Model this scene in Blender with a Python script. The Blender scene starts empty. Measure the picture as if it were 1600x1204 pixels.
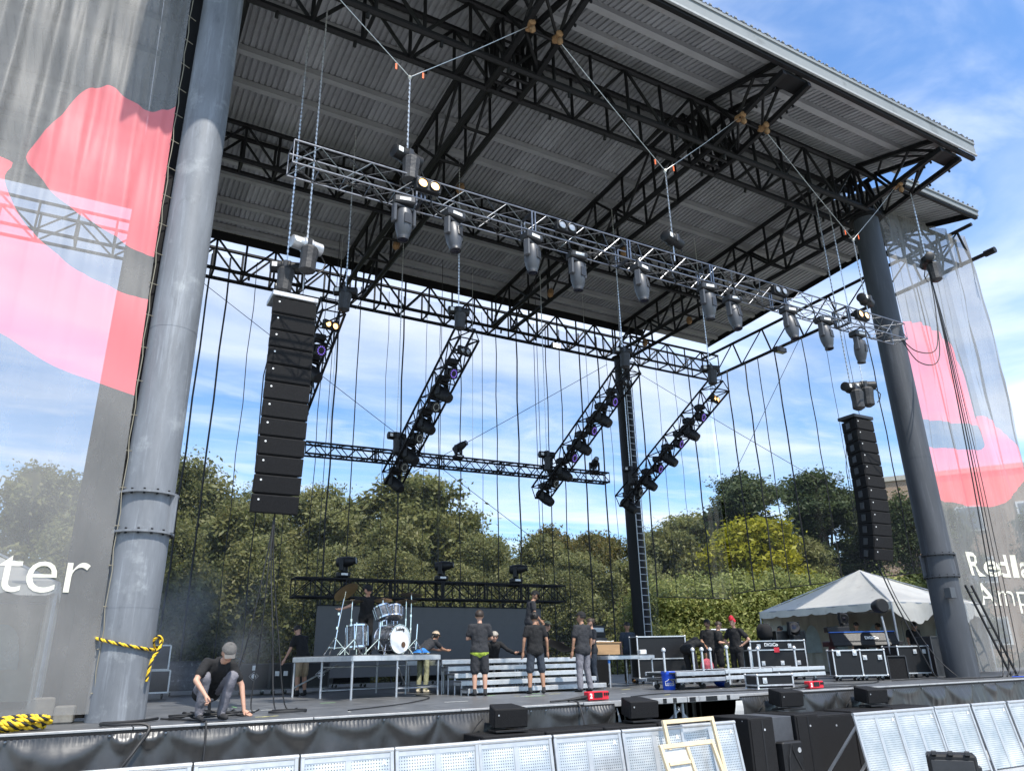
import bpy, bmesh, math, random
import numpy as np
from math import sin, cos, pi, radians, sqrt, atan2
from mathutils import Vector, Matrix

random.seed(7); RNG = np.random.default_rng(11)
SC = bpy.context.scene
COL = SC.collection
V = Vector

# ------------------------------------------------------------------ camera
PITCH, YAW, ROLL = 0.35318, 0.51328, -0.020766
CAM = V((-0.67, -13.55, 2.267))
fw = V((sin(YAW)*cos(PITCH), cos(YAW)*cos(PITCH), sin(PITCH)))
rt = V((cos(YAW), -sin(YAW), 0)); up = rt.cross(fw)
rt, up = cos(ROLL)*rt + sin(ROLL)*up, -sin(ROLL)*rt + cos(ROLL)*up
cd = bpy.data.cameras.new('camera'); cam = bpy.data.objects.new('camera', cd); COL.objects.link(cam)
cd.sensor_fit = 'HORIZONTAL'; cd.sensor_width = 36; cd.lens = 26.008; cd.clip_end = 3000; cd.clip_start = 0.1
m = Matrix((rt, up, -fw)).transposed().to_4x4(); m.translation = CAM
cam.matrix_world = m; SC.camera = cam

# ------------------------------------------------------------------ sky, sun, exposure
SUN_EL, SUN_AZ = radians(59), radians(180 - 4)       # azimuth clockwise from +Y
w = bpy.data.worlds.new('World'); SC.world = w; w.use_nodes = True
nt = w.node_tree; nt.nodes.clear()
def N(t, kind, **kw):
    n = t.nodes.new(kind)
    for k, v in kw.items():
        if k.startswith('i_'):
            key = k[2:]
            n.inputs[int(key) if key.isdigit() else key].default_value = v
        else: setattr(n, k, v)
    return n
def Lk(t, a, b): t.links.new(a, b)
sky = N(nt, 'ShaderNodeTexSky', sky_type='NISHITA', sun_disc=False, sun_elevation=SUN_EL, sun_rotation=SUN_AZ)
sky.air_density = 1.0; sky.dust_density = 0.6; sky.ozone_density = 2.2; sky.altitude = 100
tc = N(nt, 'ShaderNodeTexCoord'); sep = N(nt, 'ShaderNodeSeparateXYZ'); Lk(nt, tc.outputs['Generated'], sep.inputs[0])
zc = N(nt, 'ShaderNodeMath', operation='MAXIMUM', i_1=0.03); Lk(nt, sep.outputs[2], zc.inputs[0])
dx = N(nt, 'ShaderNodeMath', operation='DIVIDE'); Lk(nt, sep.outputs[0], dx.inputs[0]); Lk(nt, zc.outputs[0], dx.inputs[1])
dy = N(nt, 'ShaderNodeMath', operation='DIVIDE'); Lk(nt, sep.outputs[1], dy.inputs[0]); Lk(nt, zc.outputs[0], dy.inputs[1])
cmb = N(nt, 'ShaderNodeCombineXYZ'); Lk(nt, dx.outputs[0], cmb.inputs[0]); Lk(nt, dy.outputs[0], cmb.inputs[1])
def cloud_layer(scale, loc, rot, stretch, detail, lo, hi, rough=0.6, dist=0.4):
    mp = N(nt, 'ShaderNodeMapping'); mp.inputs['Location'].default_value = loc
    mp.inputs['Rotation'].default_value = (0, 0, rot); mp.inputs['Scale'].default_value = stretch
    Lk(nt, cmb.outputs[0], mp.inputs[0])
    nz = N(nt, 'ShaderNodeTexNoise', i_Scale=scale, i_Detail=detail, i_Roughness=rough, i_Distortion=dist)
    Lk(nt, mp.outputs[0], nz.inputs['Vector'])
    mr = N(nt, 'ShaderNodeMapRange', interpolation_type='SMOOTHSTEP'); mr.inputs[1].default_value = lo; mr.inputs[2].default_value = hi
    Lk(nt, nz.outputs[0], mr.inputs[0]); return mr.outputs[0]
c1 = cloud_layer(0.55, (6.1, 3.2, 0), 0.5, (1.0, 0.8, 1), 8, 0.52, 0.80)
c2 = cloud_layer(0.75, (1.2, 9.4, 0), -0.25, (0.7, 1.3, 1), 8, 0.33, 0.74, 0.55, 0.5)
c3 = cloud_layer(2.2, (0.2, 7.1, 0), 0.3, (0.8, 1.5, 1), 6, 0.40, 0.75, 0.55, 0.4)
m3 = N(nt, 'ShaderNodeMath', operation='MULTIPLY', i_1=0.45); Lk(nt, c3, m3.inputs[0])
m2 = N(nt, 'ShaderNodeMath', operation='MULTIPLY', i_1=0.85); Lk(nt, c2, m2.inputs[0])
mx = N(nt, 'ShaderNodeMath', operation='MAXIMUM'); Lk(nt, c1, mx.inputs[0]); Lk(nt, m2.outputs[0], mx.inputs[1])
ma = N(nt, 'ShaderNodeMath', operation='MAXIMUM'); Lk(nt, mx.outputs[0], ma.inputs[0]); Lk(nt, m3.outputs[0], ma.inputs[1])
low = N(nt, 'ShaderNodeMapRange', interpolation_type='SMOOTHSTEP'); low.inputs[1].default_value = .02; low.inputs[2].default_value = .16; low.inputs[4].default_value = .88; Lk(nt, sep.outputs[2], low.inputs[0])
mm = N(nt, 'ShaderNodeMath', operation='MULTIPLY'); Lk(nt, ma.outputs[0], mm.inputs[0]); Lk(nt, low.outputs[0], mm.inputs[1])
mixc = N(nt, 'ShaderNodeMix', data_type='RGBA'); mixc.inputs[7].default_value = (5.9, 6.1, 6.4, 1)
tint = N(nt, 'ShaderNodeMix', data_type='RGBA', blend_type='MULTIPLY'); tint.inputs[0].default_value = 1.0
tint.inputs[7].default_value = (0.76, 0.97, 1.14, 1); Lk(nt, sky.outputs[0], tint.inputs[6])
Lk(nt, mm.outputs[0], mixc.inputs[0]); Lk(nt, tint.outputs[2], mixc.inputs[6])
bg = N(nt, 'ShaderNodeBackground', i_Strength=0.15); Lk(nt, mixc.outputs[2], bg.inputs[0])
wo = N(nt, 'ShaderNodeOutputWorld'); Lk(nt, bg.outputs[0], wo.inputs[0])

sd = bpy.data.lights.new('sun', 'SUN'); sd.energy = 4.0; sd.angle = radians(0.55); sd.color = (1.0, 0.955, 0.88)
sun = bpy.data.objects.new('sun', sd); COL.objects.link(sun)
sdir = V((sin(SUN_AZ)*cos(SUN_EL), cos(SUN_AZ)*cos(SUN_EL), sin(SUN_EL)))
sun.rotation_euler = (-sdir).to_track_quat('-Z', 'Y').to_euler(); sun.location = (0, -20, 40)
vs = SC.view_settings; vs.view_transform = 'Standard'; vs.look = 'None'; vs.exposure = 0.8; vs.gamma = 1; vs.use_curve_mapping = False
SC.cycles.transparent_max_bounces = 16; SC.cycles.max_bounces = 8; SC.cycles.diffuse_bounces = 4
SC.cycles.use_denoising = True

# ------------------------------------------------------------------ mesh helpers
class MB:
    def __init__(s): s.v = []; s.f = []; s.m = []
    def add(s, vs, fs, m=0):
        o = len(s.v); s.v += [tuple(p) for p in vs]
        for f in fs: s.f.append([i+o for i in f]); s.m.append(m)
        return s
    def box(s, c, d, R=None, m=0):
        c = V(c); h = V(d)/2; vs = []
        for x in (-1, 1):
            for y in (-1, 1):
                for z in (-1, 1):
                    p = V((x*h.x, y*h.y, z*h.z)); vs.append(c + (R @ p if R else p))
        return s.add(vs, [(0,1,3,2),(4,6,7,5),(0,4,5,1),(2,3,7,6),(0,2,6,4),(1,5,7,3)], m)
    def bar(s, a, b, r, n=6, r1=None, m=0, cap=True):
        a = V(a); b = V(b); d = b-a; L = d.length
        if L < 1e-6: return s
        d /= L; t = V((0,0,1)) if abs(d.z) < .9 else V((1,0,0)); u = d.cross(t).normalized(); w_ = d.cross(u)
        r1 = r if r1 is None else r1; vs = []
        for p, q in ((a, r), (b, r1)):
            for i in range(n):
                g = 2*pi*(i+.5)/n; vs.append(p + u*cos(g)*q + w_*sin(g)*q)
        fs = [(i, (i+1) % n, n+(i+1) % n, n+i) for i in range(n)]
        if cap: fs += [tuple(range(n-1, -1, -1)), tuple(range(n, 2*n))]
        return s.add(vs, fs, m)
    def rbar(s, a, b, wd, ht, m=0, upv=(0,0,1)):
        a = V(a); b = V(b); d = (b-a).normalized(); t = V(upv)
        if abs(d.dot(t)) > .98: t = V((0,1,0))
        u = d.cross(t).normalized()*wd/2; w_ = u.cross(d).normalized()*ht/2
        vs = [p+u*x+w_*y for p in (a, b) for x, y in ((-1,-1),(1,-1),(1,1),(-1,1))]
        return s.add(vs, [(0,1,2,3),(7,6,5,4),(0,4,5,1),(1,5,6,2),(2,6,7,3),(3,7,4,0)], m)
    def tube(s, pts, r, n=6, m=0, rs=None):
        pts = [V(p) for p in pts]; vs = []; k = len(pts); pu = None
        for i, p in enumerate(pts):
            d = (pts[min(i+1, k-1)] - pts[max(i-1, 0)]).normalized()
            if pu is None:
                t = V((0,0,1)) if abs(d.z) < .9 else V((1,0,0)); u = d.cross(t).normalized()
            else: u = (pu - d*pu.dot(d)).normalized()
            pu = u; w_ = d.cross(u); q = rs[i] if rs else r
            vs += [p + u*cos(2*pi*j/n)*q + w_*sin(2*pi*j/n)*q for j in range(n)]
        fs = [(i*n+j, i*n+(j+1) % n, (i+1)*n+(j+1) % n, (i+1)*n+j) for i in range(k-1) for j in range(n)]
        fs += [tuple(range(n-1, -1, -1)), tuple(range((k-1)*n, k*n))]
        return s.add(vs, fs, m)
    def lathe(s, prof, c=(0,0,0), ax=(0,0,1), n=16, m=0, close=True):
        c = V(c); ax = V(ax).normalized(); t = V((0,0,1)) if abs(ax.z) < .9 else V((1,0,0))
        u = ax.cross(t).normalized(); w_ = ax.cross(u); vs = []; k = len(prof)
        for r, z in prof: vs += [c + ax*z + u*cos(2*pi*j/n)*r + w_*sin(2*pi*j/n)*r for j in range(n)]
        fs = [(i*n+j, i*n+(j+1) % n, (i+1)*n+(j+1) % n, (i+1)*n+j) for i in range(k-1) for j in range(n)]
        if close: fs += [tuple(range(n-1, -1, -1)), tuple(range((k-1)*n, k*n))]
        return s.add(vs, fs, m)
    def ell(s, c, r, nu=12, nv=8, R=None, m=0):
        c = V(c); vs = []
        for i in range(nv+1):
            a = -pi/2 + pi*i/nv
            for j in range(nu):
                g = 2*pi*j/nu; p = V((r[0]*cos(a)*cos(g), r[1]*cos(a)*sin(g), r[2]*sin(a))); vs.append(c + (R @ p if R else p))
        return s.add(vs, [(i*nu+j, i*nu+(j+1) % nu, (i+1)*nu+(j+1) % nu, (i+1)*nu+j) for i in range(nv) for j in range(nu)], m)
    def grid(s, fn, nu, nv, m=0):
        vs = [fn(i/nu, j/nv) for j in range(nv+1) for i in range(nu+1)]
        return s.add(vs, [(j*(nu+1)+i, j*(nu+1)+i+1, (j+1)*(nu+1)+i+1, (j+1)*(nu+1)+i) for j in range(nv) for i in range(nu)], m)
    def prism(s, poly, z0, z1, m=0):      # polygon in xy, extruded in z
        n = len(poly); vs = [(x, y, z0) for x, y in poly] + [(x, y, z1) for x, y in poly]
        return s.add(vs, [tuple(range(n-1, -1, -1)), tuple(range(n, 2*n))] + [(i, (i+1) % n, n+(i+1) % n, n+i) for i in range(n)], m)
    def xf(s, M): s.v = [tuple(M @ V(p)) for p in s.v]; return s
    def mesh(s, name, mats, smooth=None, bevel=0):
        me = bpy.data.meshes.new(name); me.from_pydata(s.v, [], s.f)
        for mt in (mats if isinstance(mats, (list, tuple)) else [mats]): me.materials.append(mt)
        if any(s.m): me.polygons.foreach_set('material_index', s.m)
        if bevel:
            b = bmesh.new(); b.from_mesh(me); bmesh.ops.remove_doubles(b, verts=b.verts, dist=1e-5)
            es = [e for e in b.edges if len(e.link_faces) == 2 and e.calc_face_angle(0) > .5]
            bmesh.ops.bevel(b, geom=es, offset=bevel, segments=1, affect='EDGES', clamp_overlap=True); b.to_mesh(me); b.free()
        if smooth is not None:
            me.polygons.foreach_set('use_smooth', [True]*len(me.polygons)); me.set_sharp_from_angle(angle=radians(smooth))
        me.update(); return me
    def build(s, name, mats, parent=None, smooth=None, bevel=0):
        return obj(name, s.mesh(name, mats, smooth, bevel), parent)

def obj(name, me, parent=None, M=None):
    o = bpy.data.objects.new(name, me); COL.objects.link(o)
    if parent: o.parent = parent
    if M is not None: o.matrix_local = M
    return o
def tag(o, label=None, cat=None, group=None, kind=None):
    if label: o['label'] = label
    if cat: o['category'] = cat
    if group: o['group'] = group
    if kind: o['kind'] = kind
    return o
def thing(name, label, cat, loc=(0,0,0), rz=0, group=None):
    o = bpy.data.objects.new(name, None); COL.objects.link(o); o.empty_display_size = .2
    o.location = loc; o.rotation_euler = (0, 0, rz); return tag(o, label, cat, group)
def copy_tree(o, parent=None):
    c = o.copy(); COL.objects.link(c); c.parent = parent
    for ch in list(o.children): copy_tree(ch, c)
    return c
def RZ(a): return Matrix.Rotation(a, 3, 'Z')
def RX(a): return Matrix.Rotation(a, 3, 'X')
def RY(a): return Matrix.Rotation(a, 3, 'Y')

# ------------------------------------------------------------------ materials
def mat(name, col, rough=.6, metal=0, var=.15, scale=6, bump=0, bscale=40, spec=.5, streak=None, alpha=None, emit=None, dirt=None):
    M_ = bpy.data.materials.new(name); M_.use_nodes = True; t = M_.node_tree
    b = t.nodes['Principled BSDF']; b.inputs['Roughness'].default_value = rough; b.inputs['Metallic'].default_value = metal
    b.inputs['Specular IOR Level'].default_value = spec
    c4 = (*col, 1)
    if var or dirt:
        g = N(t, 'ShaderNodeTexCoord'); mp = N(t, 'ShaderNodeMapping'); Lk(t, g.outputs['Object'], mp.inputs[0])
        if streak: mp.inputs['Scale'].default_value = streak
        nz = N(t, 'ShaderNodeTexNoise', i_Scale=scale, i_Detail=7, i_Roughness=.65); Lk(t, mp.outputs[0], nz.inputs['Vector'])
        mr = N(t, 'ShaderNodeMapRange'); mr.inputs[1].default_value = .3; mr.inputs[2].default_value = .7
        Lk(t, nz.outputs[0], mr.inputs[0])
        mx_ = N(t, 'ShaderNodeMix', data_type='RGBA'); Lk(t, mr.outputs[0], mx_.inputs[0])
        mx_.inputs[6].default_value = tuple(max(0, c*(1-var)) for c in col) + (1,)
        mx_.inputs[7].default_value = tuple(min(1, c*(1+var)) for c in col) + (1,)
        out = mx_.outputs[2]
        if dirt:      # (colour, amount, scale): blotches of wear with their own shape
            n2 = N(t, 'ShaderNodeTexNoise', i_Scale=dirt[2], i_Detail=9, i_Roughness=.7); Lk(t, g.outputs['Object'], n2.inputs['Vector'])
            r2 = N(t, 'ShaderNodeMapRange', interpolation_type='SMOOTHSTEP'); r2.inputs[1].default_value = .62-dirt[1]*.25; r2.inputs[2].default_value = .72-dirt[1]*.1
            r2.inputs[4].default_value = .8; Lk(t, n2.outputs[0], r2.inputs[0])
            m2_ = N(t, 'ShaderNodeMix', data_type='RGBA'); Lk(t, r2.outputs[0], m2_.inputs[0]); Lk(t, out, m2_.inputs[6])
            m2_.inputs[7].default_value = (*dirt[0], 1); out = m2_.outputs[2]
        Lk(t, out, b.inputs['Base Color'])
        rr = N(t, 'ShaderNodeMapRange'); rr.inputs[3].default_value = max(.05, rough-.1); rr.inputs[4].default_value = min(1, rough+.12)
        Lk(t, nz.outputs[0], rr.inputs[0]); Lk(t, rr.outputs[0], b.inputs['Roughness'])
    else: b.inputs['Base Color'].default_value = c4
    if bump:
        g2 = N(t, 'ShaderNodeTexCoord'); n3 = N(t, 'ShaderNodeTexNoise', i_Scale=bscale, i_Detail=5); Lk(t, g2.outputs['Object'], n3.inputs['Vector'])
        bp = N(t, 'ShaderNodeBump', i_Strength=bump, i_Distance=.02); Lk(t, n3.outputs[0], bp.inputs['Height']); Lk(t, bp.outputs[0], b.inputs['Normal'])
    if emit: b.inputs['Emission Color'].default_value = (*emit[0], 1); b.inputs['Emission Strength'].default_value = emit[1]
    return M_
def see_through(M_, opacity):     # woven mesh: opaque threads, open holes
    t = M_.node_tree; b = t.nodes['Principled BSDF']; o = t.nodes['Material Output']
    tr = N(t, 'ShaderNodeBsdfTransparent'); mx_ = N(t, 'ShaderNodeMixShader', i_0=opacity)
    Lk(t, tr.outputs[0], mx_.inputs[1]); Lk(t, b.outputs[0], mx_.inputs[2]); Lk(t, mx_.outputs[0], o.inputs[0]); return M_

STEEL = mat('black_painted_steel', (.0055, .0055, .0065), .6, 0, .3, 3, spec=.35)
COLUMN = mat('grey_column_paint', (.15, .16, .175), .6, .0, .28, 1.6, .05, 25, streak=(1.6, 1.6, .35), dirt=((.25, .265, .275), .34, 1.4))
COLSHADE = mat('shaded_column_paint', (.042, .046, .054), .6, .0, .25, 1.5, .05, 25, streak=(1.5, 1.5, .3))  # column paint again, darkened: the right column's shade is put into the colour
def vary(M_, lo, hi):       # sheet to sheet tone difference
    t = M_.node_tree; b = t.nodes['Principled BSDF']; old = b.inputs['Base Color'].links[0].from_socket; oi = N(t, 'ShaderNodeObjectInfo')
    mr = N(t, 'ShaderNodeMapRange'); mr.inputs[3].default_value = lo; mr.inputs[4].default_value = hi; Lk(t, oi.outputs['Random'], mr.inputs[0])
    mx_ = N(t, 'ShaderNodeVectorMath', operation='SCALE'); Lk(t, old, mx_.inputs[0]); Lk(t, mr.outputs[0], mx_.inputs['Scale']); Lk(t, mx_.outputs[0], b.inputs['Base Color']); return M_
def streaks(M_, sc_, lo, hi, thr=(.52, .68)):      # fine runs, scratches and drips down a painted surface
    t = M_.node_tree; b = t.nodes['Principled BSDF']; old = b.inputs['Base Color'].links[0].from_socket; g = N(t, 'ShaderNodeTexCoord'); mp = N(t, 'ShaderNodeMapping'); mp.inputs['Scale'].default_value = sc_; Lk(t, g.outputs['Object'], mp.inputs[0])
    nz = N(t, 'ShaderNodeTexNoise', i_Scale=1.0, i_Detail=8, i_Roughness=.75, i_Distortion=.3); Lk(t, mp.outputs[0], nz.inputs['Vector']); mr = N(t, 'ShaderNodeMapRange'); mr.inputs[1].default_value = thr[0]; mr.inputs[2].default_value = thr[1]; mr.inputs[3].default_value = lo; mr.inputs[4].default_value = hi; Lk(t, nz.outputs[0], mr.inputs[0])
    mx_ = N(t, 'ShaderNodeVectorMath', operation='SCALE'); Lk(t, old, mx_.inputs[0]); Lk(t, mr.outputs[0], mx_.inputs['Scale']); Lk(t, mx_.outputs[0], b.inputs['Base Color']); return M_
ROOFD = mat('galvanised_deck', (.32, .325, .335), .6, .05, .12, .8, streak=(1, .2, 1), dirt=((.22, .215, .21), .18, .5))
PURLIN = mat('galvanised_purlin', (.32, .322, .325), .6, .05, .1, 1.2, dirt=((.25, .24, .22), .2, .9))
FASCIA = mat('fascia_metal', (.19, .205, .21), .65, .0, .1, 1, dirt=((.12, .13, .13), .2, .8))
ALU = mat('bright_aluminium', (.22, .225, .24), .30, 1.0, .2, 8)
ALUB = mat('silver_frame_aluminium', (.60, .61, .62), .42, .6, .12, 7, dirt=((.35, .35, .36), .15, 5))
ALUD = mat('worn_aluminium', (.50, .51, .53), .45, .75, .2, 5, dirt=((.25, .25, .26), .2, 4))
CHROME = mat('chrome', (.8, .8, .82), .12, 1, 0)
BLK = mat('black_plastic', (.011, .011, .012), .5, 0, .25, 10, spec=.35)
BLKM = mat('black_matte_cloth', (.006, .006, .007), .95, 0, .3, 12, .3, 60)
CABPAINT = mat('speaker_cabinet_paint', (.008, .008, .009), .7, 0, .25, 14, .35, 220, spec=.25)
GRILLE = mat('speaker_grille_foam', (.013, .013, .014), .9, 0, .35, 40, .6, 160, spec=.2)
GREYP = mat('grey_plastic', (.055, .058, .065), .42, 0, .15, 8)
GREYD = mat('dark_grey_plastic', (.026, .027, .03), .42, 0, .2, 8)
WHITEP = mat('white_paint', (.72, .72, .70), .5, 0, .08, 6)
LENS = mat('lens_glass', (.35, .37, .40), .08, .3, 0)
LENSD = mat('dark_lens', (.02, .02, .03), .06, .2, 0)
LAMPW = mat('warm_lamp', (.9, .7, .4), .4, 0, 0, emit=((1.0, .52, .16), 2.6))
LAMPC = mat('cool_lamp', (.9, .9, .9), .4, 0, 0, emit=((1.0, .96, .86), 2.6))
PURPLE = mat('violet_lens', (.22, .14, .62), .2, 0, .2, 60, emit=((.25, .14, .75), .35))
ORANGE = mat('orange_tag', (.75, .12, .02), .6, 0, .1)
BURLAP = mat('burlap_pad', (.26, .15, .07), .95, 0, .3, 14, .5, 60)
WIRE = mat('steel_wire_rope', (.55, .55, .54), .35, .7, 0)
CHAIN = mat('chain_steel', (.62, .62, .60), .3, .8, .1, 20)
CABLE = mat('black_cable', (.012, .012, .013), .6, 0, 0)
DECK = mat('black_stage_deck', (.085, .087, .09), .42, 0, .35, 2.2, .08, 30, dirt=((.17, .17, .165), .24, 2.5))
TRIM = mat('deck_edge_aluminium', (.36, .36, .36), .5, .3, .15, 6, dirt=((.12, .12, .12), .25, 3))
SKIRT = mat('black_vinyl_skirt', (.024, .0235, .023), .38, 0, .25, 4, .10, 9, spec=.75)
LEDM = mat('led_panel_face', (.125, .122, .119), .9, 0, .06, 3, spec=.1)
GROUND = mat('worn_grass_ground', (.10, .11, .06), .95, 0, .4, .6, .3, 8)
CONCRETE = mat('pit_concrete', (.34, .34, .335), .9, 0, .25, 1.2, .3, 30)
vary(ROOFD, .78, 1.15); streaks(ROOFD, (3, .5, 1), .85, 1.1, (.35, .65)); streaks(COLUMN, (9, 9, .5), 1.0, 1.5); streaks(COLUMN, (5, 5, 1.4), .72, 1.0, (.30, .42)); streaks(COLSHADE, (9, 9, .5), 1.0, 1.7); streaks(COLSHADE, (5, 5, 1.4), .7, 1.0, (.30, .42)); vary(DECK, .82, 1.15); streaks(DECK, (2.5, 9, 1), 1.0, 1.45, (.52, .72))
CASEB = mat('black_flightcase_laminate', (.010, .010, .011), .45, 0, .2, 20, .15, 150, spec=.35)
# ------------------------------------------------------------------ setting: ground
def plane(name, x0, x1, y0, y1, z, mt, kind='structure'):
    return tag(MB().add([(x0,y0,z),(x1,y0,z),(x1,y1,z),(x0,y1,z)], [(0,1,2,3)]).build(name, mt), kind=kind)
plane('ground', -900, 900, -400, 1400, -0.006, GROUND)
plane('pavement', -30, 60, -30, 20, 0.0, CONCRETE)
SZ = 1.5; SY = -1.45                    # stage floor height, stage front

# ------------------------------------------------------------------ stage
stage = thing('stage', 'wide black stage platform with aluminium front edge under the canopy', 'stage', (10, 0, 0))
def inst(o, me, name, parent, M):      # part object sharing mesh data, given in world space
    ob = obj(name, me, parent); ob.matrix_parent_inverse = Matrix(); ob.matrix_local = parent.matrix_basis.inverted() @ M if parent else M
    return ob
def T(x, y, z): return Matrix.Translation((x, y, z))
panel_me = MB().box((0, 0, -.055), (2.43, 2.43, .11)).mesh('deck_panel', DECK, bevel=.004)
for i in range(18):
    for j in range(7):
        inst(None, panel_me, 'deck_panel', stage, T(-9.6+1.22+i*2.44, SY+.015+1.22+j*2.44, SZ + random.uniform(-.002, .002)))
s_in = stage.matrix_basis.inverted()
def part(mb, name, mt, parent, smooth=None, bevel=0, world=True):
    """mb in world space -> child of a thing that sits at parent.location/rotation"""
    if world: mb.xf(parent.matrix_basis.inverted() if parent.parent is None else (parent.parent.matrix_basis @ parent.matrix_basis).inverted())
    return mb.build(name, mt, parent, smooth, bevel)
for i in range(18):
    x = -9.6 + i*2.44
    gap = 8.0 < x+1.22 < 11.4
    part(MB().box((x+1.22, SY-.012, SZ-(.05 if gap else .018)), (2.425, .05, .10 if gap else .034)), 'edge_trim', TRIM, stage, bevel=.006)
leg_me = MB().bar((0,0,0), (0,0,SZ-.12), .03, 8).mesh('stage_leg', ALUD, 40)
for i in range(8, 10+1):
    for j in range(3):
        inst(None, leg_me, 'stage_leg', stage, T(-9.6+i*2.44+.06, SY+.2+j*2.44, 0)); inst(None, leg_me, 'stage_leg', stage, T(-9.6+i*2.44-.14, SY+.2+j*2.44, 0))
for x0, x1 in ((9.9, 11.0), (10.0, 8.4)): part(MB().bar((x0, SY+.25, 1.3), (x1, SY+.25, .25), .024, 8), 'stage_brace', ALUD, stage, 40)
for x in (8.4, 8.75, 9.35, 9.6, 10.05, 10.55, 11.0):
    wd = random.choice((.09, .16, .3)); part(MB().box((x, SY-.0395, SZ-.05), (wd, .004, .082)), 'tape_strip', BLK, stage)
TAPES = [mat('white_tape', (.6, .6, .56), .7), mat('green_tape', (.25, .5, .2), .7), mat('yellow_tape', (.55, .5, .2), .7)]
for k in range(26):
    x, y = random.uniform(.8, 16), random.uniform(-1.2, 2.6); part(MB().box((x, y, SZ+.0045), (random.choice((.12, .3, .5)), .035, .002), RZ(random.choice((0, 0, .5, 1.57)))), 'floor_tape', TAPES[k % 3], stage)
part(MB().box((10, 4.5, .75), (36, .05, 1.3)), 'backing_cloth', BLKM, stage)

def vnoise(seed):
    rr = random.Random(seed); tb = [rr.random() for _ in range(512)]
    def f(x, y=0.0):
        def h(i, j): return tb[(i*37+j*101) % 512]
        xi, yi = math.floor(x), math.floor(y); u, v = x-xi, y-yi; u = u*u*(3-2*u); v = v*v*(3-2*v)
        return (h(xi, yi)*(1-u)+h(xi+1, yi)*u)*(1-v)+(h(xi, yi+1)*(1-u)+h(xi+1, yi+1)*u)*v-.5
    return f
def skirt(name, label, x0, x1, seed):
    rr = random.Random(seed); L = x1-x0; hooks = [0]; nz_ = vnoise(seed)
    while hooks[-1] < L: hooks.append(hooks[-1] + rr.choice((.35, .5, .7, .95, 1.2))*rr.uniform(.85, 1.15))
    hooks[-1] = L; dep = [rr.uniform(.25, 1.0) for _ in hooks]; skew = [rr.uniform(-.25, .25) for _ in hooks]
    import bisect
    def fn(u, v):
        x = u*L; k = min(max(bisect.bisect_right(hooks, x)-1, 0), len(hooks)-2); a = hooks[k+1]-hooks[k]; t = (x-hooks[k])/a
        tt = min(1, max(0, t+skew[k]*t*(1-t)*2)); cat_ = 4*tt*(1-tt); z = SZ-.07-v*1.39
        D_ = .34*a*dep[k]                                   # swag: a belly of loose vinyl hanging between two hooks
        s_ = (v*1.39)/max(.05, D_*cat_+.02); belly = math.exp(-((s_-1)**2)*2.2)*cat_*.11*dep[k] if D_ > .08 else 0
        fold = (.055*abs(nz_(x*2.3+v*.5, 3+v*.4))**.8+.030*nz_(x*5.5+1.2*v, v*1.1)+.018*nz_(x*13-v*2, v*2.4))*min(1, v*2.5)*2
        ruf = .014*sin(x*95+4*nz_(x*3))*max(0, 1-v*13)
        return (x0+x, SY-.05-.03*v-fold-belly-ruf, z)
    o = MB().grid(fn, int(L*46), 30).build(name, SKIRT, None, 70)
    MB().box((x0+L/2, SY-.046, SZ-.06), (L, .012, .03)).build('hem', BLKM, o)
    for h in hooks[:-1]: MB().lathe([(.016, 0), (.016, .012), (.006, .014)], (x0+h, SY-.072, SZ-.095), (0, -1, 0), 8).build('grommet', ALU, o)
    return tag(o, label, 'stage skirt')
skirt('stage_skirt', 'creased black vinyl skirt along the left half of the stage front', -9.4, 8.15, 3)
skirt('stage_skirt', 'creased black vinyl skirt along the right half of the stage front', 11.3, 33, 5)
flap = MB().grid(lambda u, v: (11.14+.17*u-.26*v*(1-u)-.04*v, SY-.09-.03*sin(6*v), SZ-.12-.75*v), 4, 8).build('fabric_flap', mat('white_cloth_back', (.42, .42, .41), .9))
tag(flap, 'white folded back corner of the right stage skirt', 'fabric')
flap2 = MB().grid(lambda u, v: (8.16+.14*u*v+.03*sin(5*v), SY-.09-.02*u, SZ-.12-.7*v), 4, 8).build('fabric_flap', bpy.data.materials['white_cloth_back'])
tag(flap2, 'white folded end of the left stage skirt beside the open gap', 'fabric')

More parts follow.
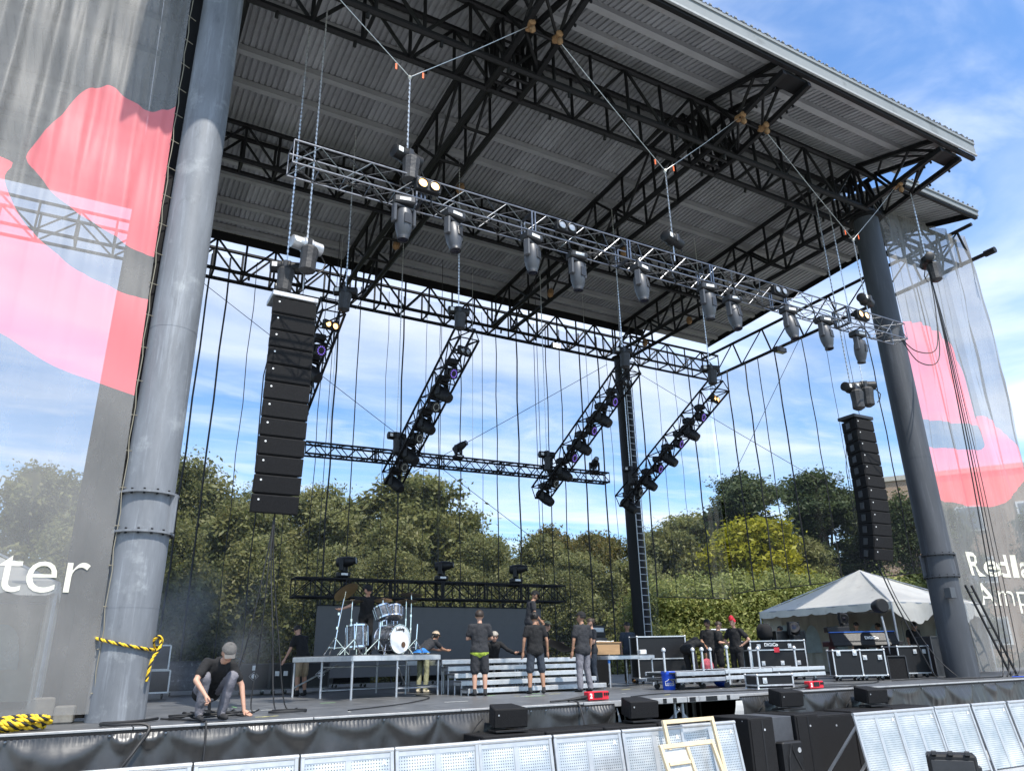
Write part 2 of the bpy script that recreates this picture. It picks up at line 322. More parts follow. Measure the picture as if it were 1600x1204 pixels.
# ------------------------------------------------------------------ canopy (roof on steel columns)
canopy = thing('stage_canopy', 'huge metal stage roof on grey columns with black steel trusses', 'canopy', (0, 0, 0))
XS = (0.0, 7.25, 14.5, 21.65); Y0, Y1, ZB = .2, 14.7, 16.8
def rz_(y): return 19.12 - .055*(y-.6) if y > .6 else 19.12 - .285*(.6-y)
def column(x, y, r, z1, mt, collar=True, z0=SZ):
    c = MB().lathe([(r*1.03, 0), (r*1.0, 1.9), (r*1.0, 3.15), (r*.985, 3.2), (r*.985, z1-z0)], (x, y, z0), n=32).build('column', mt, canopy, 40)
    if collar:
        for z, t in ((2.78, .035), (3.42, .035)):
            MB().lathe([(r*.9, 0), (r*1.17, 0), (r*1.17, t), (r*.9, t)], (x, y, z0+z), n=32).build('collar_flange', mt, c, 40)
        for zf in (2.78, 3.42):
            for q in range(14): g = q*2*pi/14; MB().bar((x+cos(g)*r*1.09, y+sin(g)*r*1.09, z0+zf-.03), (x+cos(g)*r*1.09, y+sin(g)*r*1.09, z0+zf+.065), .018, 6).build('flange_bolt', STEEL, c)
        for a in (-.6, 1.0, 2.6): MB().box((x+cos(a)*r*1.1, y+sin(a)*r*1.1, z0+3.12), (.03, .14, .62), RZ(a+pi/2).to_3x3()).build('gusset_plate', mt, c)
    else: MB().lathe([(r*.9, 0), (r*1.04, 0), (r*1.04, .02), (r*.9, .02)], (x, y, z0+2.9), n=32).build('collar_flange', mt, c, 40)
    for zz, q in ((1.62, 1.01), (6.4, .992), (10.9, .992)):
        MB().lathe([(r*.9, 0), (r*q, 0), (r*q, .014), (r*.9, .014)], (x, y, z0+zz), n=32).build('weld_seam', mt, c, 40)
    MB().lathe([(r*.8, 0), (r*1.3, 0), (r*1.3, .06), (r*.8, .06)], (x, y, z1), n=24).build('cap_plate', STEEL, c, 40)
    return c
column(0, .1, .405, ZB-.15, COLUMN); column(XS[3], .1, .425, ZB-.15, COLSHADE)
cb = column(XS[3], Y1-.2, .39, ZB-.15, STEEL, False, 0)
lx = XS[3]-.1; ly = Y1-.2-.56
for sx in (-.2, .2): MB().bar((lx+sx, ly, .2), (lx+sx, ly, 15.5), .022, 6).build('ladder_rail', ALUD, cb)
rung_me = MB().bar((-.2, 0, 0), (.2, 0, 0), .016, 6).mesh('ladder_rung', ALUD)
for k in range(48): inst(None, rung_me, 'ladder_rung', canopy, T(lx, ly, .5+k*.31)).parent = cb

UNIT = {}
def unit_bar(mt, n=6):
    if mt.name not in UNIT: UNIT[mt.name] = MB().bar((0,0,0), (0,0,1), 1, n).mesh('brace', mt)
    return UNIT[mt.name]
def bar_M(a, b, r):
    a = V(a); b = V(b); d = b-a; q = d.to_track_quat('Z', 'Y'); return T(*a) @ q.to_matrix().to_4x4() @ Matrix.Diagonal((r, r, d.length, 1))
def truss(parent, a, b, w_, h0, h1, bays, mt, rc, rl, name='truss', single=True, top=True, cross=True, chordn=6, flip=0, local=None, horiz=(0,0,1), face=False):
    """box truss from a to b: a, b are the middle of the bottom face; h0/h1 heights at the ends"""
    a = V(a); b = V(b); d = (b-a); L = d.length; d.normalize(); s_ = d.cross(V(horiz)).normalized(); n_ = s_.cross(d).normalized()
    def P(t, sx, tp): return a + d*(L*t) + s_*(w_/2*sx) + n_*((h0+(h1-h0)*t)*tp)
    t_ob = MB().tube([P(0, -1, 0), P(0, 1, 0), P(0, 1, 1), P(0, -1, 1), P(0, -1, .01)], rl, 6).build(name, mt, parent)
    MB().tube([P(1, -1, 0), P(1, 1, 0), P(1, 1, 1), P(1, -1, 1), P(1, -1, .01)], rl, 6).build('end_frame', mt, t_ob)
    for sx in (-1, 1):
        for tp in (0, 1): MB().bar(P(0, sx, tp), P(1, sx, tp), rc, chordn).build('chord', mt, t_ob, 40)
    segs = []
    for k in range(bays):
        u0, u1 = k/bays, (k+1)/bays
        for sx in (-1, 1):
            segs.append((P(u0, sx, (k+flip) % 2), P(u1, sx, (k+1+flip) % 2)))
            if cross and k: segs.append((P(u0, sx, 0), P(u0, sx, 1)))
        if face: segs.append((P(u0, -1, 0), P(u1, 1, 0)) if k % 2 else (P(u0, 1, 0), P(u1, -1, 0)))
        if top and face: segs.append((P(u0, -1, 1), P(u1, 1, 1)) if k % 2 else (P(u0, 1, 1), P(u1, -1, 1)))
        if k: segs.append((P(u0, -1, 0), P(u0, 1, 0)))
    if single:
        me = unit_bar(mt)
        for p, q in segs: obj('brace', me, t_ob, bar_M(p, q, rl))
    else:
        mb = MB()
        for p, q in segs: mb.bar(p, q, rl, 6)
        tag(mb.build('lacing', mt, t_ob), kind='stuff')
    return t_ob
# front truss, then the rest
truss(canopy, (-.5, Y0, ZB), (XS[3]+.5, Y0, ZB), 1.0, 1.6, 1.6, 18, STEEL, .095, .05)
truss(canopy, (-.5, Y1, ZB), (XS[3]+.5, Y1, ZB), .85, 1.35, 1.35, 20, STEEL, .085, .046, flip=1)
for i in range(4):
    truss(canopy, (XS[i], Y0-.5, ZB), (XS[i], Y0+.5, ZB), 1.0, 1.7, 1.65, 3, STEEL, .09, .05, single=False)
    truss(canopy, (XS[i], Y0+.5, ZB), (XS[i], Y1-.45, ZB), 1.0, 1.95, 1.3, 8, STEEL, .095, .05, single=(i in (1, 2)))
    # cantilever bracket out to the eave
    br = MB()
    e0, e1 = V((XS[i]-.5, -3.0, 17.6)), V((XS[i]+.5, -3.0, 17.6))
    for sx in (-.5, .5):
        x = XS[i]+sx
        br.rbar((x, Y0-.5, ZB+.05), (x, -3.2, 17.3), .13, .16); br.rbar((x, Y0-.5, ZB+1.75), (x, -3.2, 17.72), .12, .14)
        br.bar((x, -1.3, 17.0), (x, -2.2, 17.95), .05); br.bar((x, -1.3, 17.0), (x, -.4, 18.5), .05); br.bar((x, -2.2, 17.95), (x, -3.1, 17.3), .05)
    br.bar((XS[i]-.5, -1.4, 17.0), (XS[i]+.5, -.4, 16.9), .045); br.bar((XS[i]+.5, -1.4, 17.0), (XS[i]-.5, -2.4, 17.15), .045)
    br.bar((XS[i]-.5, -1.4, 17.0), (XS[i]+.5, -1.4, 17.0), .045); br.rbar((XS[i]-.5, -2.9, 17.4), (XS[i]+.5, -2.9, 17.4), .5, .1)
    br.bar((XS[i]-.5, -1.3, 18.3), (XS[i]+.5, -2.3, 18.0), .04); br.bar((XS[i]+.5, -.4, 18.5), (XS[i]-.5, -1.3, 18.3), .04)
    bo = br.build('cantilever_bracket', STEEL, canopy)
    for sx in (-.5, .5):
        for k in range(9):
            t = .2 + k*.08; MB().box((XS[i]+sx+random.choice((-.09, .09)), Y0-.5-t*2.9, ZB+.05+t*.45-.1), (.05, .05, .07)).build('bolt', STEEL, bo)
for i in range(3):
    truss(canopy, (XS[i]+.5, 7.4, ZB+.1), (XS[i+1]-.5, 7.4, ZB+.1),   .7, 1.3, 1.3, 6, STEEL, .085, .046, single=False)
# wings
for s_, xa, xb in ((1, XS[3]+.5, 28.3), (-1, -.5, -6.7)):
    truss(canopy, (xa, 1.0, ZB), (xb, 1.0, ZB), .8, 1.15, 1.15, 5, STEEL, .075, .046, single=(s_ > 0), face=True)
    truss(canopy, (xa, Y1, ZB), (xb, Y1, ZB), .85, 1.15, 1.15, 5, STEEL, .07, .038, single=(s_ > 0), flip=1)
    sd_ = MB(); xw = xb
    sd_.bar((xw, -.6, ZB+.05), (xw, Y1+.4, ZB+.05), .08, 8); sd_.bar((xw-s_*.5, -.4, 18.05), (xw-s_*.5, Y1+.3, 17.95), .075, 8)
    so = sd_.build('side_beam', STEEL, canopy)
    for k in range(8):
        y = Y0 + k*(Y1-Y0)/7
        MB().bar((xw, y, ZB+.05), (xw-s_*.5, y, 18.0), .045).build('post', STEEL, so)
        if k < 7: MB().bar((xw-s_*.5, y, 18.0), (xw, y+(Y1-Y0)/7, ZB+.05), .032).build('brace', STEEL, so)
    MB().bar((xw, -.75, ZB+.05), (xw, -.35, ZB+.05), .13, 10).build('stub_pipe', STEEL, so)
# roof sheets: ribbed panels 0.91 m wide, ribs along Y
def rib_panel(w_, y0, y1, z0, z1, nr=5):
    mb = MB(); pr = []; p = w_/nr
    for k in range(nr): pr += [(k*p, 0), (k*p+p*.60, 0), (k*p+p*.68, .05), (k*p+p*.92, .05)]
    pr.append((w_, 0)); n = len(pr)
    vs = [(x, y, z+h) for y, z in ((y0, z0), (y1, z1)) for x, h in pr]
    mb.add(vs, [(i, i+1, n+i+1, n+i) for i in range(n-1)])
    vs = [(x, y, z+h+.012) for y, z in ((y0, z0), (y1, z1)) for x, h in pr]
    mb.add(vs, [(n+i, n+i+1, i+1, i) for i in range(n-1)]); return mb
RX0, RX1, RY0, RY1 = -1.25, 22.9, -3.3, 14.1
roof = MB().box(((RX0+RX1)/2, RY0-.03, 17.80), (RX1-RX0, .06, .44)).build('fascia', FASCIA, canopy)
MB().box(((RX0+RX1)/2, RY0-.075, 18.02), (RX1-RX0, .04, .1)).build('gutter_lip', FASCIA, roof); MB().box(((RX0+RX1)/2, RY0-.06, 17.56), (RX1-RX0, .06, .07)).build('drip_edge', mat('white_trim', (.30, .31, .31), .6), roof)
MB().box(((RX0+RX1)/2, RY0+.06, 17.5), (RX1-RX0, .12, .12)).build('eave_angle', STEEL, roof)
pw = (RX1-RX0)/27; me_rp = rib_panel(pw, .6, RY1, rz_(.6)+.08, rz_(RY1)+.08).mesh('roof_panel', ROOFD); me_rq = rib_panel(pw, RY0-.1, .6, rz_(RY0-.1)+.08, rz_(.6)+.08).mesh('roof_panel', ROOFD)
for k in range(27): inst(None, me_rp, 'roof_panel', canopy, T(RX0+k*pw, 0, 0)); inst(None, me_rq, 'roof_panel', canopy, T(RX0+k*pw, 0, 0))
for k in range(27):
    if RX0+k*pw*1.0 > 8: 
        for q in range(3): MB().box((RX0+k*pw+q*pw/3+.24, RY0-.085, 18.13), (.07, .05, .045)).build('rib_end', FASCIA, roof)
py = [-2.75, -1.75, -.75, 1.6, 2.75, 4.6, 5.9, 8.4, 9.6, 10.4, 12.0, 13.1, 13.75]
for y in py:
    for xa, xb in ((RX0, 7.2), (7.25, 14.4), (14.45, RX1)):
        mb = MB(); z = rz_(y)+.06; mb.box(((xa+xb)/2, y, z-.005), (xb-xa, .17, .01)); mb.box(((xa+xb)/2, y, z-.2), (xb-xa, .2, .012)); mb.box(((xa+xb)/2, y-.08, z-.1), (xb-xa, .012, .2))
        mb.build('purlin', PURLIN, canopy)
    for s_, xa, xb in ((1, RX1+.02, 27.4), (-1, -6.6, RX0-.02)):
        if y > 2.2: MB().box(((xa+xb)/2-s_*.12, y, rz_(y)-.05), (xb-xa-.24, .2, .18)).build('purlin', PURLIN, canopy)
mb = MB()
for k in range(int((RX1-RX0)/.3)): mb.box((RX0+.15+k*.3, RY1-.12, rz_(RY1)-.02), (.27, .3, .02))
mb.build('closure_strip', mat('insulation_board', (.42, .41, .33), .8), canopy)
MB().box(((RX0+RX1)/2, RY1-.02, rz_(RY1)-.16), (RX1-RX0, .05, .45)).build('rear_fascia', STEEL, canopy)
for s_, xa in ((1, RX1+.01), (-1, -6.6)):
    n = 4 if s_ > 0 else 5; wv = (27.4-RX1-.01)/4 if s_ > 0 else (RX0-.01+6.6)/5
    me1 = rib_panel(wv, 2.2, RY1, rz_(2.2)+.08, rz_(RY1)+.08).mesh('roof_panel', ROOFD); me2 = rib_panel(wv, -.85, 2.2, 18.25, rz_(2.2)+.08).mesh('roof_panel', ROOFD)
    for k in range(n): inst(None, me1, 'roof_panel', canopy, T(xa+k*wv, 0, 0)); inst(None, me2, 'roof_panel', canopy, T(xa+k*wv, 0, 0))
    xr = 27.42 if s_ > 0 else -6.62; rk_ = MB(); rk_.rbar((xr, 2.2, rz_(2.2)-.02), (xr, RY1, rz_(RY1)-.02), .05, .26); rk_.rbar((xr, -.85, 18.15), (xr, 2.2, rz_(2.2)-.02), .05, .26); rk_.build('rake_trim', STEEL, canopy)
    xm = xa + n*wv/2; wf = MB().box((xm, -.88, 18.15), (n*wv, .06, .3)).build('fascia', FASCIA, canopy)
    MB().box((xm, -.93, 18.22), (n*wv+.02, .05, .06)).build('gutter_lip', FASCIA, wf)
    MB().box((xm, -.8, 17.97), (n*wv, .12, .1)).build('eave_angle', STEEL, wf)
    for k in range(int(n*wv/.31)): MB().box((xa+.15+k*.31, -.93, 18.33), (.07, .05, .04)).build('rib_end', FASCIA, wf)
# small clamps under the chords
for x in list(np.arange(1.2, 21, 1.9)):
    for yy in (Y0+.5, Y0-.5, Y1-.42): MB().bar((x, yy, ZB-.06), (x, yy+.05, ZB-.22), .045, 8).build('clamp', STEEL, canopy)
# ------------------------------------------------------------------ scrims
SCRIM = see_through(mat('black_scrim_mesh', (.13, .135, .14), .8, 0, .1, 3), .20)
def scrim(name, label, P0, P1, z0, z1, n, seed):
    rr = random.Random(seed); P0 = V(P0); P1 = V(P1); d = P1-P0; nrm = V((-d.y, d.x, 0)).normalized()
    t_ = thing(name, label, 'scrim', (P0.x, P0.y, 0))
    def off(u): return .10*sin(u*n*2.1+seed)+.05*sin(u*n*5.3)
    us = [0] + sorted(min(.995, max(.005, (k+rr.uniform(-.22, .22))/n)) for k in range(1, n)) + [1]
    for k in range(n):
        def fn(a, b):
            u = us[k]+(us[k+1]-us[k])*a; q = P0+d*u+nrm*(off(u)+.05*sin(b*9+k)*a*(1-a)*4); return (q.x, q.y, z1+(z0-z1)*b)
        part(MB().grid(fn, 8, 10), 'mesh_panel', SCRIM, t_, 60)
        u = us[k]; q = P0+d*u; r = rr.choice((.012, .016, .024, .036))
        pts = [(q.x+nrm.x*(off(u)-.04)+.03*sin(3*b+k), q.y+nrm.y*(off(u)-.04), z1+(z0-z1)*b/8) for b in range(9)]
        part(MB().tube(pts, r, 5), 'hanging_cord', CABLE, t_)
    pts = [P0+d*(i/24)+nrm*off(i/24)+V((0, 0, z0)) for i in range(25)]
    part(MB().tube(pts, .022, 5), 'hem_rope', CABLE, t_)
    return t_
scrim('back_scrim', 'black mesh scrim with hanging cords across the back of the stage', (-1.2, 15.2, 0), (23.2, 15.2, 0), 1.4, 17.9, 26, 1)
scrim('side_scrim', 'black mesh scrim on the right side, its raised hem above the tent', (28.15, 15.0, 0), (28.15, 1.2, 0), 5.15, 16.75, 11, 2)
scrim('rear_corner_scrim', 'black mesh scrim behind the rear column, filling the right back corner', (23.3, 15.2, 0), (28.1, 15.2, 0), 4.9, 17.9, 4, 3)
# bracing wires
def wire(name, label, cat, a, b, r=.009, mt=None):
    a = V(a); b = V(b); o = MB().tube([a.lerp(b, k/6)-V((0, 0, .05*sin(pi*k/6))) for k in range(7)], r, 5).build(name, mt or CABLE); return tag(o, label, cat)
wire('bracing_wire', 'thin dark bracing wire falling from upper left behind the left speaker column', 'wire', (1.0, 14.75, 16.6), (17.2, 14.75, 6.6), .013)
wire('bracing_wire', 'thin dark bracing wire falling leftward from the rear column top', 'wire', (20.9, 14.75, 16.3), (5.0, 14.75, 6.2), .013)
wire('bracing_wire', 'thin wire from the rear column top down to the right treetops', 'wire', (22.3, 14.9, 16.5), (28.0, 8.4, 9.4), .013)
wire('bracing_wire', 'thin wire crossing down leftward below the right side beam', 'wire', (28.0, 8.6, 16.6), (27.9, 15.6, 9.2), .013)

# ------------------------------------------------------------------ printed banners
def catmull(P, k=6):
    n = len(P); out = []
    for i in range(n):
        p0, p1, p2, p3 = [np.array(P[(i+j) % n], float) for j in (-1, 0, 1, 2)]
        for q in range(k):
            t = q/k; out.append(.5*((2*p1)+(p2-p0)*t+(2*p0-5*p1+4*p2-p3)*t*t+(3*p1-p0-3*p2+p3)*t**3))
    return np.array(out)
def sdf(pts, poly):          # + inside
    n = len(poly); dmin = np.full(len(pts), 1e9); ins = np.zeros(len(pts), bool)
    for i in range(n):
        a, b = poly[i], poly[(i+1) % n]; e = b-a; w_ = pts-a; t = np.clip((w_@e)/max(e@e, 1e-12), 0, 1)
        dmin = np.minimum(dmin, np.linalg.norm(w_-t[:, None]*e, axis=1))
        c = ((a[1] > pts[:, 1]) != (b[1] > pts[:, 1])); xi = (b[0]-a[0])*(pts[:, 1]-a[1])/((b[1]-a[1]) if abs(b[1]-a[1]) > 1e-9 else 1e-9)+a[0]
        ins ^= c & (pts[:, 0] < xi)
    return np.where(ins, dmin, -dmin)
def banner_mat():
    M_ = mat('printed_mesh_banner', (.23, .225, .218), .5, 0, .10, 3, .22, 70, streak=(1, 1, .5)); t = M_.node_tree; b = t.nodes['Principled BSDF']
    old = b.inputs['Base Color'].links[0].from_socket; at = N(t, 'ShaderNodeAttribute', attribute_name='ink')
    gt = N(t, 'ShaderNodeMath', operation='GREATER_THAN', i_1=0.0); Lk(t, at.outputs['Fac'], gt.inputs[0])
    mx_ = N(t, 'ShaderNodeMix', data_type='RGBA'); Lk(t, gt.outputs[0], mx_.inputs[0]); Lk(t, old, mx_.inputs[6]); mx_.inputs[7].default_value = (.88, .23, .25, 1)
    Lk(t, mx_.outputs[2], b.inputs['Base Color'])
    o = t.nodes['Material Output']; tr = N(t, 'ShaderNodeBsdfTransparent'); ms = N(t, 'ShaderNodeMixShader')
    op = N(t, 'ShaderNodeMapRange'); op.inputs[3].default_value = .56; op.inputs[4].default_value = .64; Lk(t, gt.outputs[0], op.inputs[0])
    Lk(t, op.outputs[0], ms.inputs[0]); Lk(t, tr.outputs[0], ms.inputs[1]); Lk(t, b.outputs[0], ms.inputs[2]); Lk(t, ms.outputs[0], o.inputs[0]); return M_
BANNER = banner_mat()
LETTER = see_through(mat('cream_print', (.80, .77, .64), .6, 0, .05, 5), .8)
def text_mesh(body, size, bold=0.0):
    cu = bpy.data.curves.new('lettering', 'FONT'); cu.body = body; cu.size = size; cu.offset = bold; cu.extrude = .0015; cu.resolution_u = 4
    o = bpy.data.objects.new('tmp', cu); COL.objects.link(o); dg = bpy.context.evaluated_depsgraph_get()
    me = bpy.data.meshes.new_from_object(o.evaluated_get(dg)); bpy.data.objects.remove(o); bpy.data.curves.remove(cu); return me
def banner(name, label, x0, x1, z0, z1, y, polys, fold, nu, nv, texts=(), shear=0):
    xs = np.linspace(x0, x1, nu+1); zs = np.linspace(z1, z0, nv+1); X, Z = np.meshgrid(xs, zs)
    if shear: X = x0+(X-x0)*((x1+shear*(Z-1.5))-x0)/(x1-x0)
    Y = y + fold(X, Z); pts = np.stack([X.ravel(), Z.ravel()], 1)
    ink = np.max([sdf(pts, catmull(p)) for p in polys], axis=0)
    vs = list(zip(X.ravel().tolist(), Y.ravel().tolist(), Z.ravel().tolist()))
    fs = [(j*(nu+1)+i, j*(nu+1)+i+1, (j+1)*(nu+1)+i+1, (j+1)*(nu+1)+i) for j in range(nv) for i in range(nu)]
    me = bpy.data.meshes.new(name); me.from_pydata(vs, [], fs); me.materials.append(BANNER)
    at = me.attributes.new('ink', 'FLOAT', 'POINT'); at.data.foreach_set('value', ink.astype(np.float32))
    me.polygons.foreach_set('use_smooth', [True]*len(fs)); o = tag(obj(name, me), label, 'banner')
    for body, size, bold, tx, tz, wx in texts:
        tm = text_mesh(body, size, bold); tm.materials.append(LETTER)
        bm_ = bmesh.new(); bm_.from_mesh(tm)
        for _ in range(3): bmesh.ops.subdivide_edges(bm_, edges=[e for e in bm_.edges if e.calc_length() > .12], cuts=1, use_grid_fill=True)
        bmesh.ops.triangulate(bm_, faces=bm_.faces); bm_.to_mesh(tm); bm_.free()
        for v in tm.vertices:
            px, pz = tx+v.co.x*wx, tz+v.co.y; v.co = (px, y+float(fold(np.array(px), np.array(pz)))-.013-v.co.z, pz)
        obj('lettering', tm, o)
    return o
PA = [(-2.75,10.72),(-2.63,11.07),(-2.41,11.59),(-2.26,12.11),(-2.07,12.44),(-1.81,12.64),(-1.65,12.63),(-1.37,12.43),(-1.11,12.32),(-.94,12.35),(-.76,12.48),(-.30,12.66),(-.10,11),(-.02,9.13),(-.48,9.26),(-.91,9.36),(-1.51,9.65),(-2.0,9.9),(-2.27,10.08),(-2.51,10.34),(-2.69,10.54)]
PB = [(-3.9,10.3),(-3.3,10.52),(-2.91,10.47),(-2.96,10.25),(-2.95,10.06),(-2.76,9.67),(-2.46,9.25),(-2.02,8.9),(-1.55,8.62),(-.93,8.42),(-.1,8.28),(-.1,7.4),(-.16,6.53),(-.48,6.58),(-.96,6.69),(-1.54,6.84),(-1.93,7.0),(-2.23,7.17),(-2.52,7.33),(-3.35,7.72),(-4.1,8.8)]
R1 = [(21.5,13.0),(22.86,13.1),(24.17,13.23),(25.23,13.01),(25.92,12.25),(26.12,11.03),(26.16,10.07),(25.94,9.7),(22.8,9.51),(21.5,9.42),(21.0,11)]
R2 = [(26.29,10.08),(27.57,9.89),(28.16,9.36),(28.47,8.67),(28.32,8.06),(27.48,7.4),(26.28,6.9),(25.07,6.72),(22.81,6.79),(21.6,6.76),(21.2,7.6),(21.6,8.5),(22.75,8.55),(25.12,8.69),(26.01,8.82),(26.25,9.13)]
rdg = lambda a: 1-2*np.abs(np.mod(a, 1)-.5)
foldL = lambda X, Z: -.06*rdg(X*1.35+.08*np.sin(Z*.9))**4*np.clip((Z-7.5)/4, 0, 1)-.05*rdg(X*2.4+.3+.1*np.sin(Z*.6))**6*np.clip((Z-6)/5, .1, 1)+.02*np.sin(Z*3.1+X*2)+.05*np.sin(X*6.3+.5*np.sin(Z*.7))*np.clip((Z-5)/8, .15, 1)+.03*np.sin(X*15+Z*.4)*np.clip((Z-7)/6, .1, 1)+.05*np.sin(Z*.8+X)
foldR = lambda X, Z: -.09*rdg(X*.9+.12*np.sin(Z*.5))**4-.06*rdg(X*1.7+.4-.05*Z)**5+.02*np.sin(Z*2.3+X*3)+.10*np.sin(X*4.4+.9*np.sin(Z*.35))*np.clip((X-24)/3, .2, 1)+.05*np.sin(X*11-Z*.5)+.06*np.sin(Z*.5+X)
bl = banner('mesh_banner', 'tall black mesh banner with red leaf shapes left of the left column', -6.6, -.37, 1.62, 16.7, -.1, [PA, PB], foldL, 130, 150, [('ater', 1.0, -.006, -2.30, 3.34, 1.0)], -.019)
brn = banner('mesh_banner', 'tall black mesh banner with pink leaf shapes right of the right column', 22.9, 28.9, 1.62, 17.95, .4, [R1, R2], foldR, 130, 150, [('Redla', 1.02, .02, 23.6, 4.47, 1.5), ('Amph', 1.02, -.004, 23.85, 3.55, 1.42)])
lace = MB().tube([(-.34-.019*(k*.3)+.015*sin(k*2.1), -.12, 1.6+k*.3) for k in range(50)], .008, 5).build('edge_rope', mat('pale_rope', (.22, .20, .15), .8), bl)
tie = MB().bar((-.42, 0, 0), (-.26, .12, .03), .008, 5).mesh('tie', bpy.data.materials['pale_rope'])
for k in range(24): obj('tie', tie, bl, T(.03-.019*k*.62, -.12, 1.9+k*.62))
MB().tube([(22.88+.01*sin(k*1.7), .38, 1.6+k*.3) for k in range(51)], .014, 5).build('edge_rope', CABLE, brn)
tag(MB().grid(lambda u, v: (-1.02+.66*u, .62+.04*sin(u*9+v*6)+.02*sin(v*23), 1.55+15.1*v), 12, 40).build('masking_drape', BLKM, None, 60), 'narrow opaque black drape hanging behind the left banner edge', 'drape')
tag(MB().grid(lambda u, v: (-.78+.4*u, .25+.1*u+.02*sin(v*30), 1.55+15.1*v), 4, 40).build('masking_drape', BLKM, None, 60), 'slim dark drape in the gap between left banner and column', 'drape')

# ------------------------------------------------------------------ trees
def leaf_mat(name, dark, light, yellow):
    M_ = bpy.data.materials.new(name); M_.use_nodes = True; t = M_.node_tree; t.nodes.clear()
    at = N(t, 'ShaderNodeAttribute', attribute_name='tint'); sp = N(t, 'ShaderNodeSeparateColor'); Lk(t, at.outputs['Color'], sp.inputs[0])
    a = N(t, 'ShaderNodeMix', data_type='RGBA'); a.inputs[6].default_value = (*dark, 1); a.inputs[7].default_value = (*light, 1); Lk(t, sp.outputs[0], a.inputs[0])
    b = N(t, 'ShaderNodeMix', data_type='RGBA'); b.inputs[7].default_value = (*yellow, 1); Lk(t, sp.outputs[1], b.inputs[0]); Lk(t, a.outputs[2], b.inputs[6])
    d = N(t, 'ShaderNodeBsdfPrincipled', i_Roughness=.5); d.inputs['Specular IOR Level'].default_value = .3; tr = N(t, 'ShaderNodeBsdfTranslucent')
    Lk(t, b.outputs[2], d.inputs['Base Color']); Lk(t, b.outputs[2], tr.inputs[0]); ms = N(t, 'ShaderNodeMixShader', i_0=.42)
    Lk(t, d.outputs[0], ms.inputs[1]); Lk(t, tr.outputs[0], ms.inputs[2]); o = N(t, 'ShaderNodeOutputMaterial'); Lk(t, ms.outputs[0], o.inputs[0]); return M_
BARK = mat('tree_bark', (.09, .07, .055), .9, 0, .3, 6, .5, 20)
def crown_mesh(name, lobes, clumps, per, leaf, spread, seed, mt, hang=0):
    g = np.random.default_rng(seed); vol = np.array([r[0]*r[1]*r[2] for c, r in lobes])**.7; pick = g.choice(len(lobes), clumps, p=vol/vol.sum())
    C = np.array([c for c, r in lobes], float)[pick]; Rr = np.array([r for c, r in lobes], float)[pick]
    d = g.normal(size=(clumps, 3)); d /= np.linalg.norm(d, axis=1)[:, None]; cc = C+d*Rr*(g.random(clumps)**.38)[:, None]
    ctint = g.random(clumps); cy = np.clip(g.normal(.12, .18, clumps), 0, 1)
    n = clumps*per; idx = np.repeat(np.arange(clumps), per); sc_ = g.uniform(.6, 1.35, clumps)[idx]
    p = cc[idx]+g.normal(size=(n, 3))*spread*np.array([1, 1, .62])*sc_[:, None]
    if hang: p[:, 2] -= np.abs(g.normal(size=n))*hang
    nrm = d[idx]*.5+g.normal(size=(n, 3))*.7+np.array([0, -.25, .55]); nrm /= np.linalg.norm(nrm, axis=1)[:, None]
    a = np.cross(nrm, g.normal(size=(n, 3))); a /= np.linalg.norm(a, axis=1)[:, None]; b = np.cross(nrm, a); s_ = (leaf*g.uniform(.55, 1.3, n)*g.uniform(.7, 1.35, clumps)[idx])[:, None]
    vs = np.stack([p-a*s_, p-b*s_*.45, p+a*s_, p+b*s_*.45], 1).reshape(-1, 3)
    me = bpy.data.meshes.new(name); me.vertices.add(4*n); me.vertices.foreach_set('co', vs.ravel().astype(np.float32))
    me.loops.add(4*n); me.loops.foreach_set('vertex_index', np.arange(4*n, dtype=np.int32)); me.polygons.add(n)
    me.polygons.foreach_set('loop_start', np.arange(0, 4*n, 4, dtype=np.int32)); me.update(calc_edges=True)
    col = np.ones((4*n, 4), np.float32); tv = np.clip(ctint[idx]*.65+g.random(n)*.35, 0, 1); yv = np.clip(cy[idx]+g.normal(0, .06, n), 0, 1)
    col[:, 0] = np.repeat(tv, 4); col[:, 1] = np.repeat(yv, 4)
    at = me.attributes.new('tint', 'FLOAT_COLOR', 'POINT'); at.data.foreach_set('color', col.ravel()); me.materials.append(mt); return me
def trunk_mesh(h, r, lobes, seed):
    rr = random.Random(seed); mb = MB(); top = V((rr.uniform(-.3, .3), rr.uniform(-.3, .3), h))
    mb.tube([V((0, 0, -.1)), V((rr.uniform(-.1, .1), 0, h*.3)), top*.65, top], r, 8, rs=[r*1.25, r*.95, r*.6, r*.15])
    for c, rad in lobes:
        s_ = top*rr.uniform(.3, .7); e = V(c); mb.tube([s_, s_.lerp(e, .5)+V((0, 0, .4)), e], r*.3, 6, rs=[r*.42, r*.25, r*.06])
    return mb.mesh('trunk', BARK, 60)
GREENA = leaf_mat('leaf_green', (.085, .100, .034), (.225, .235, .080), (.28, .24, .09))
GREENB = leaf_mat('leaf_dark_green', (.030, .050, .020), (.095, .125, .045), (.12, .13, .05))
GREENC = leaf_mat('leaf_yellow_green', (.17, .18, .018), (.38, .37, .03), (.46, .40, .03))
GREEND = leaf_mat('leaf_light_green', (.09, .125, .028), (.30, .33, .09), (.42, .38, .14))
GREENE = leaf_mat('leaf_autumn_green', (.07, .08, .022), (.17, .165, .05), (.32, .20, .05))
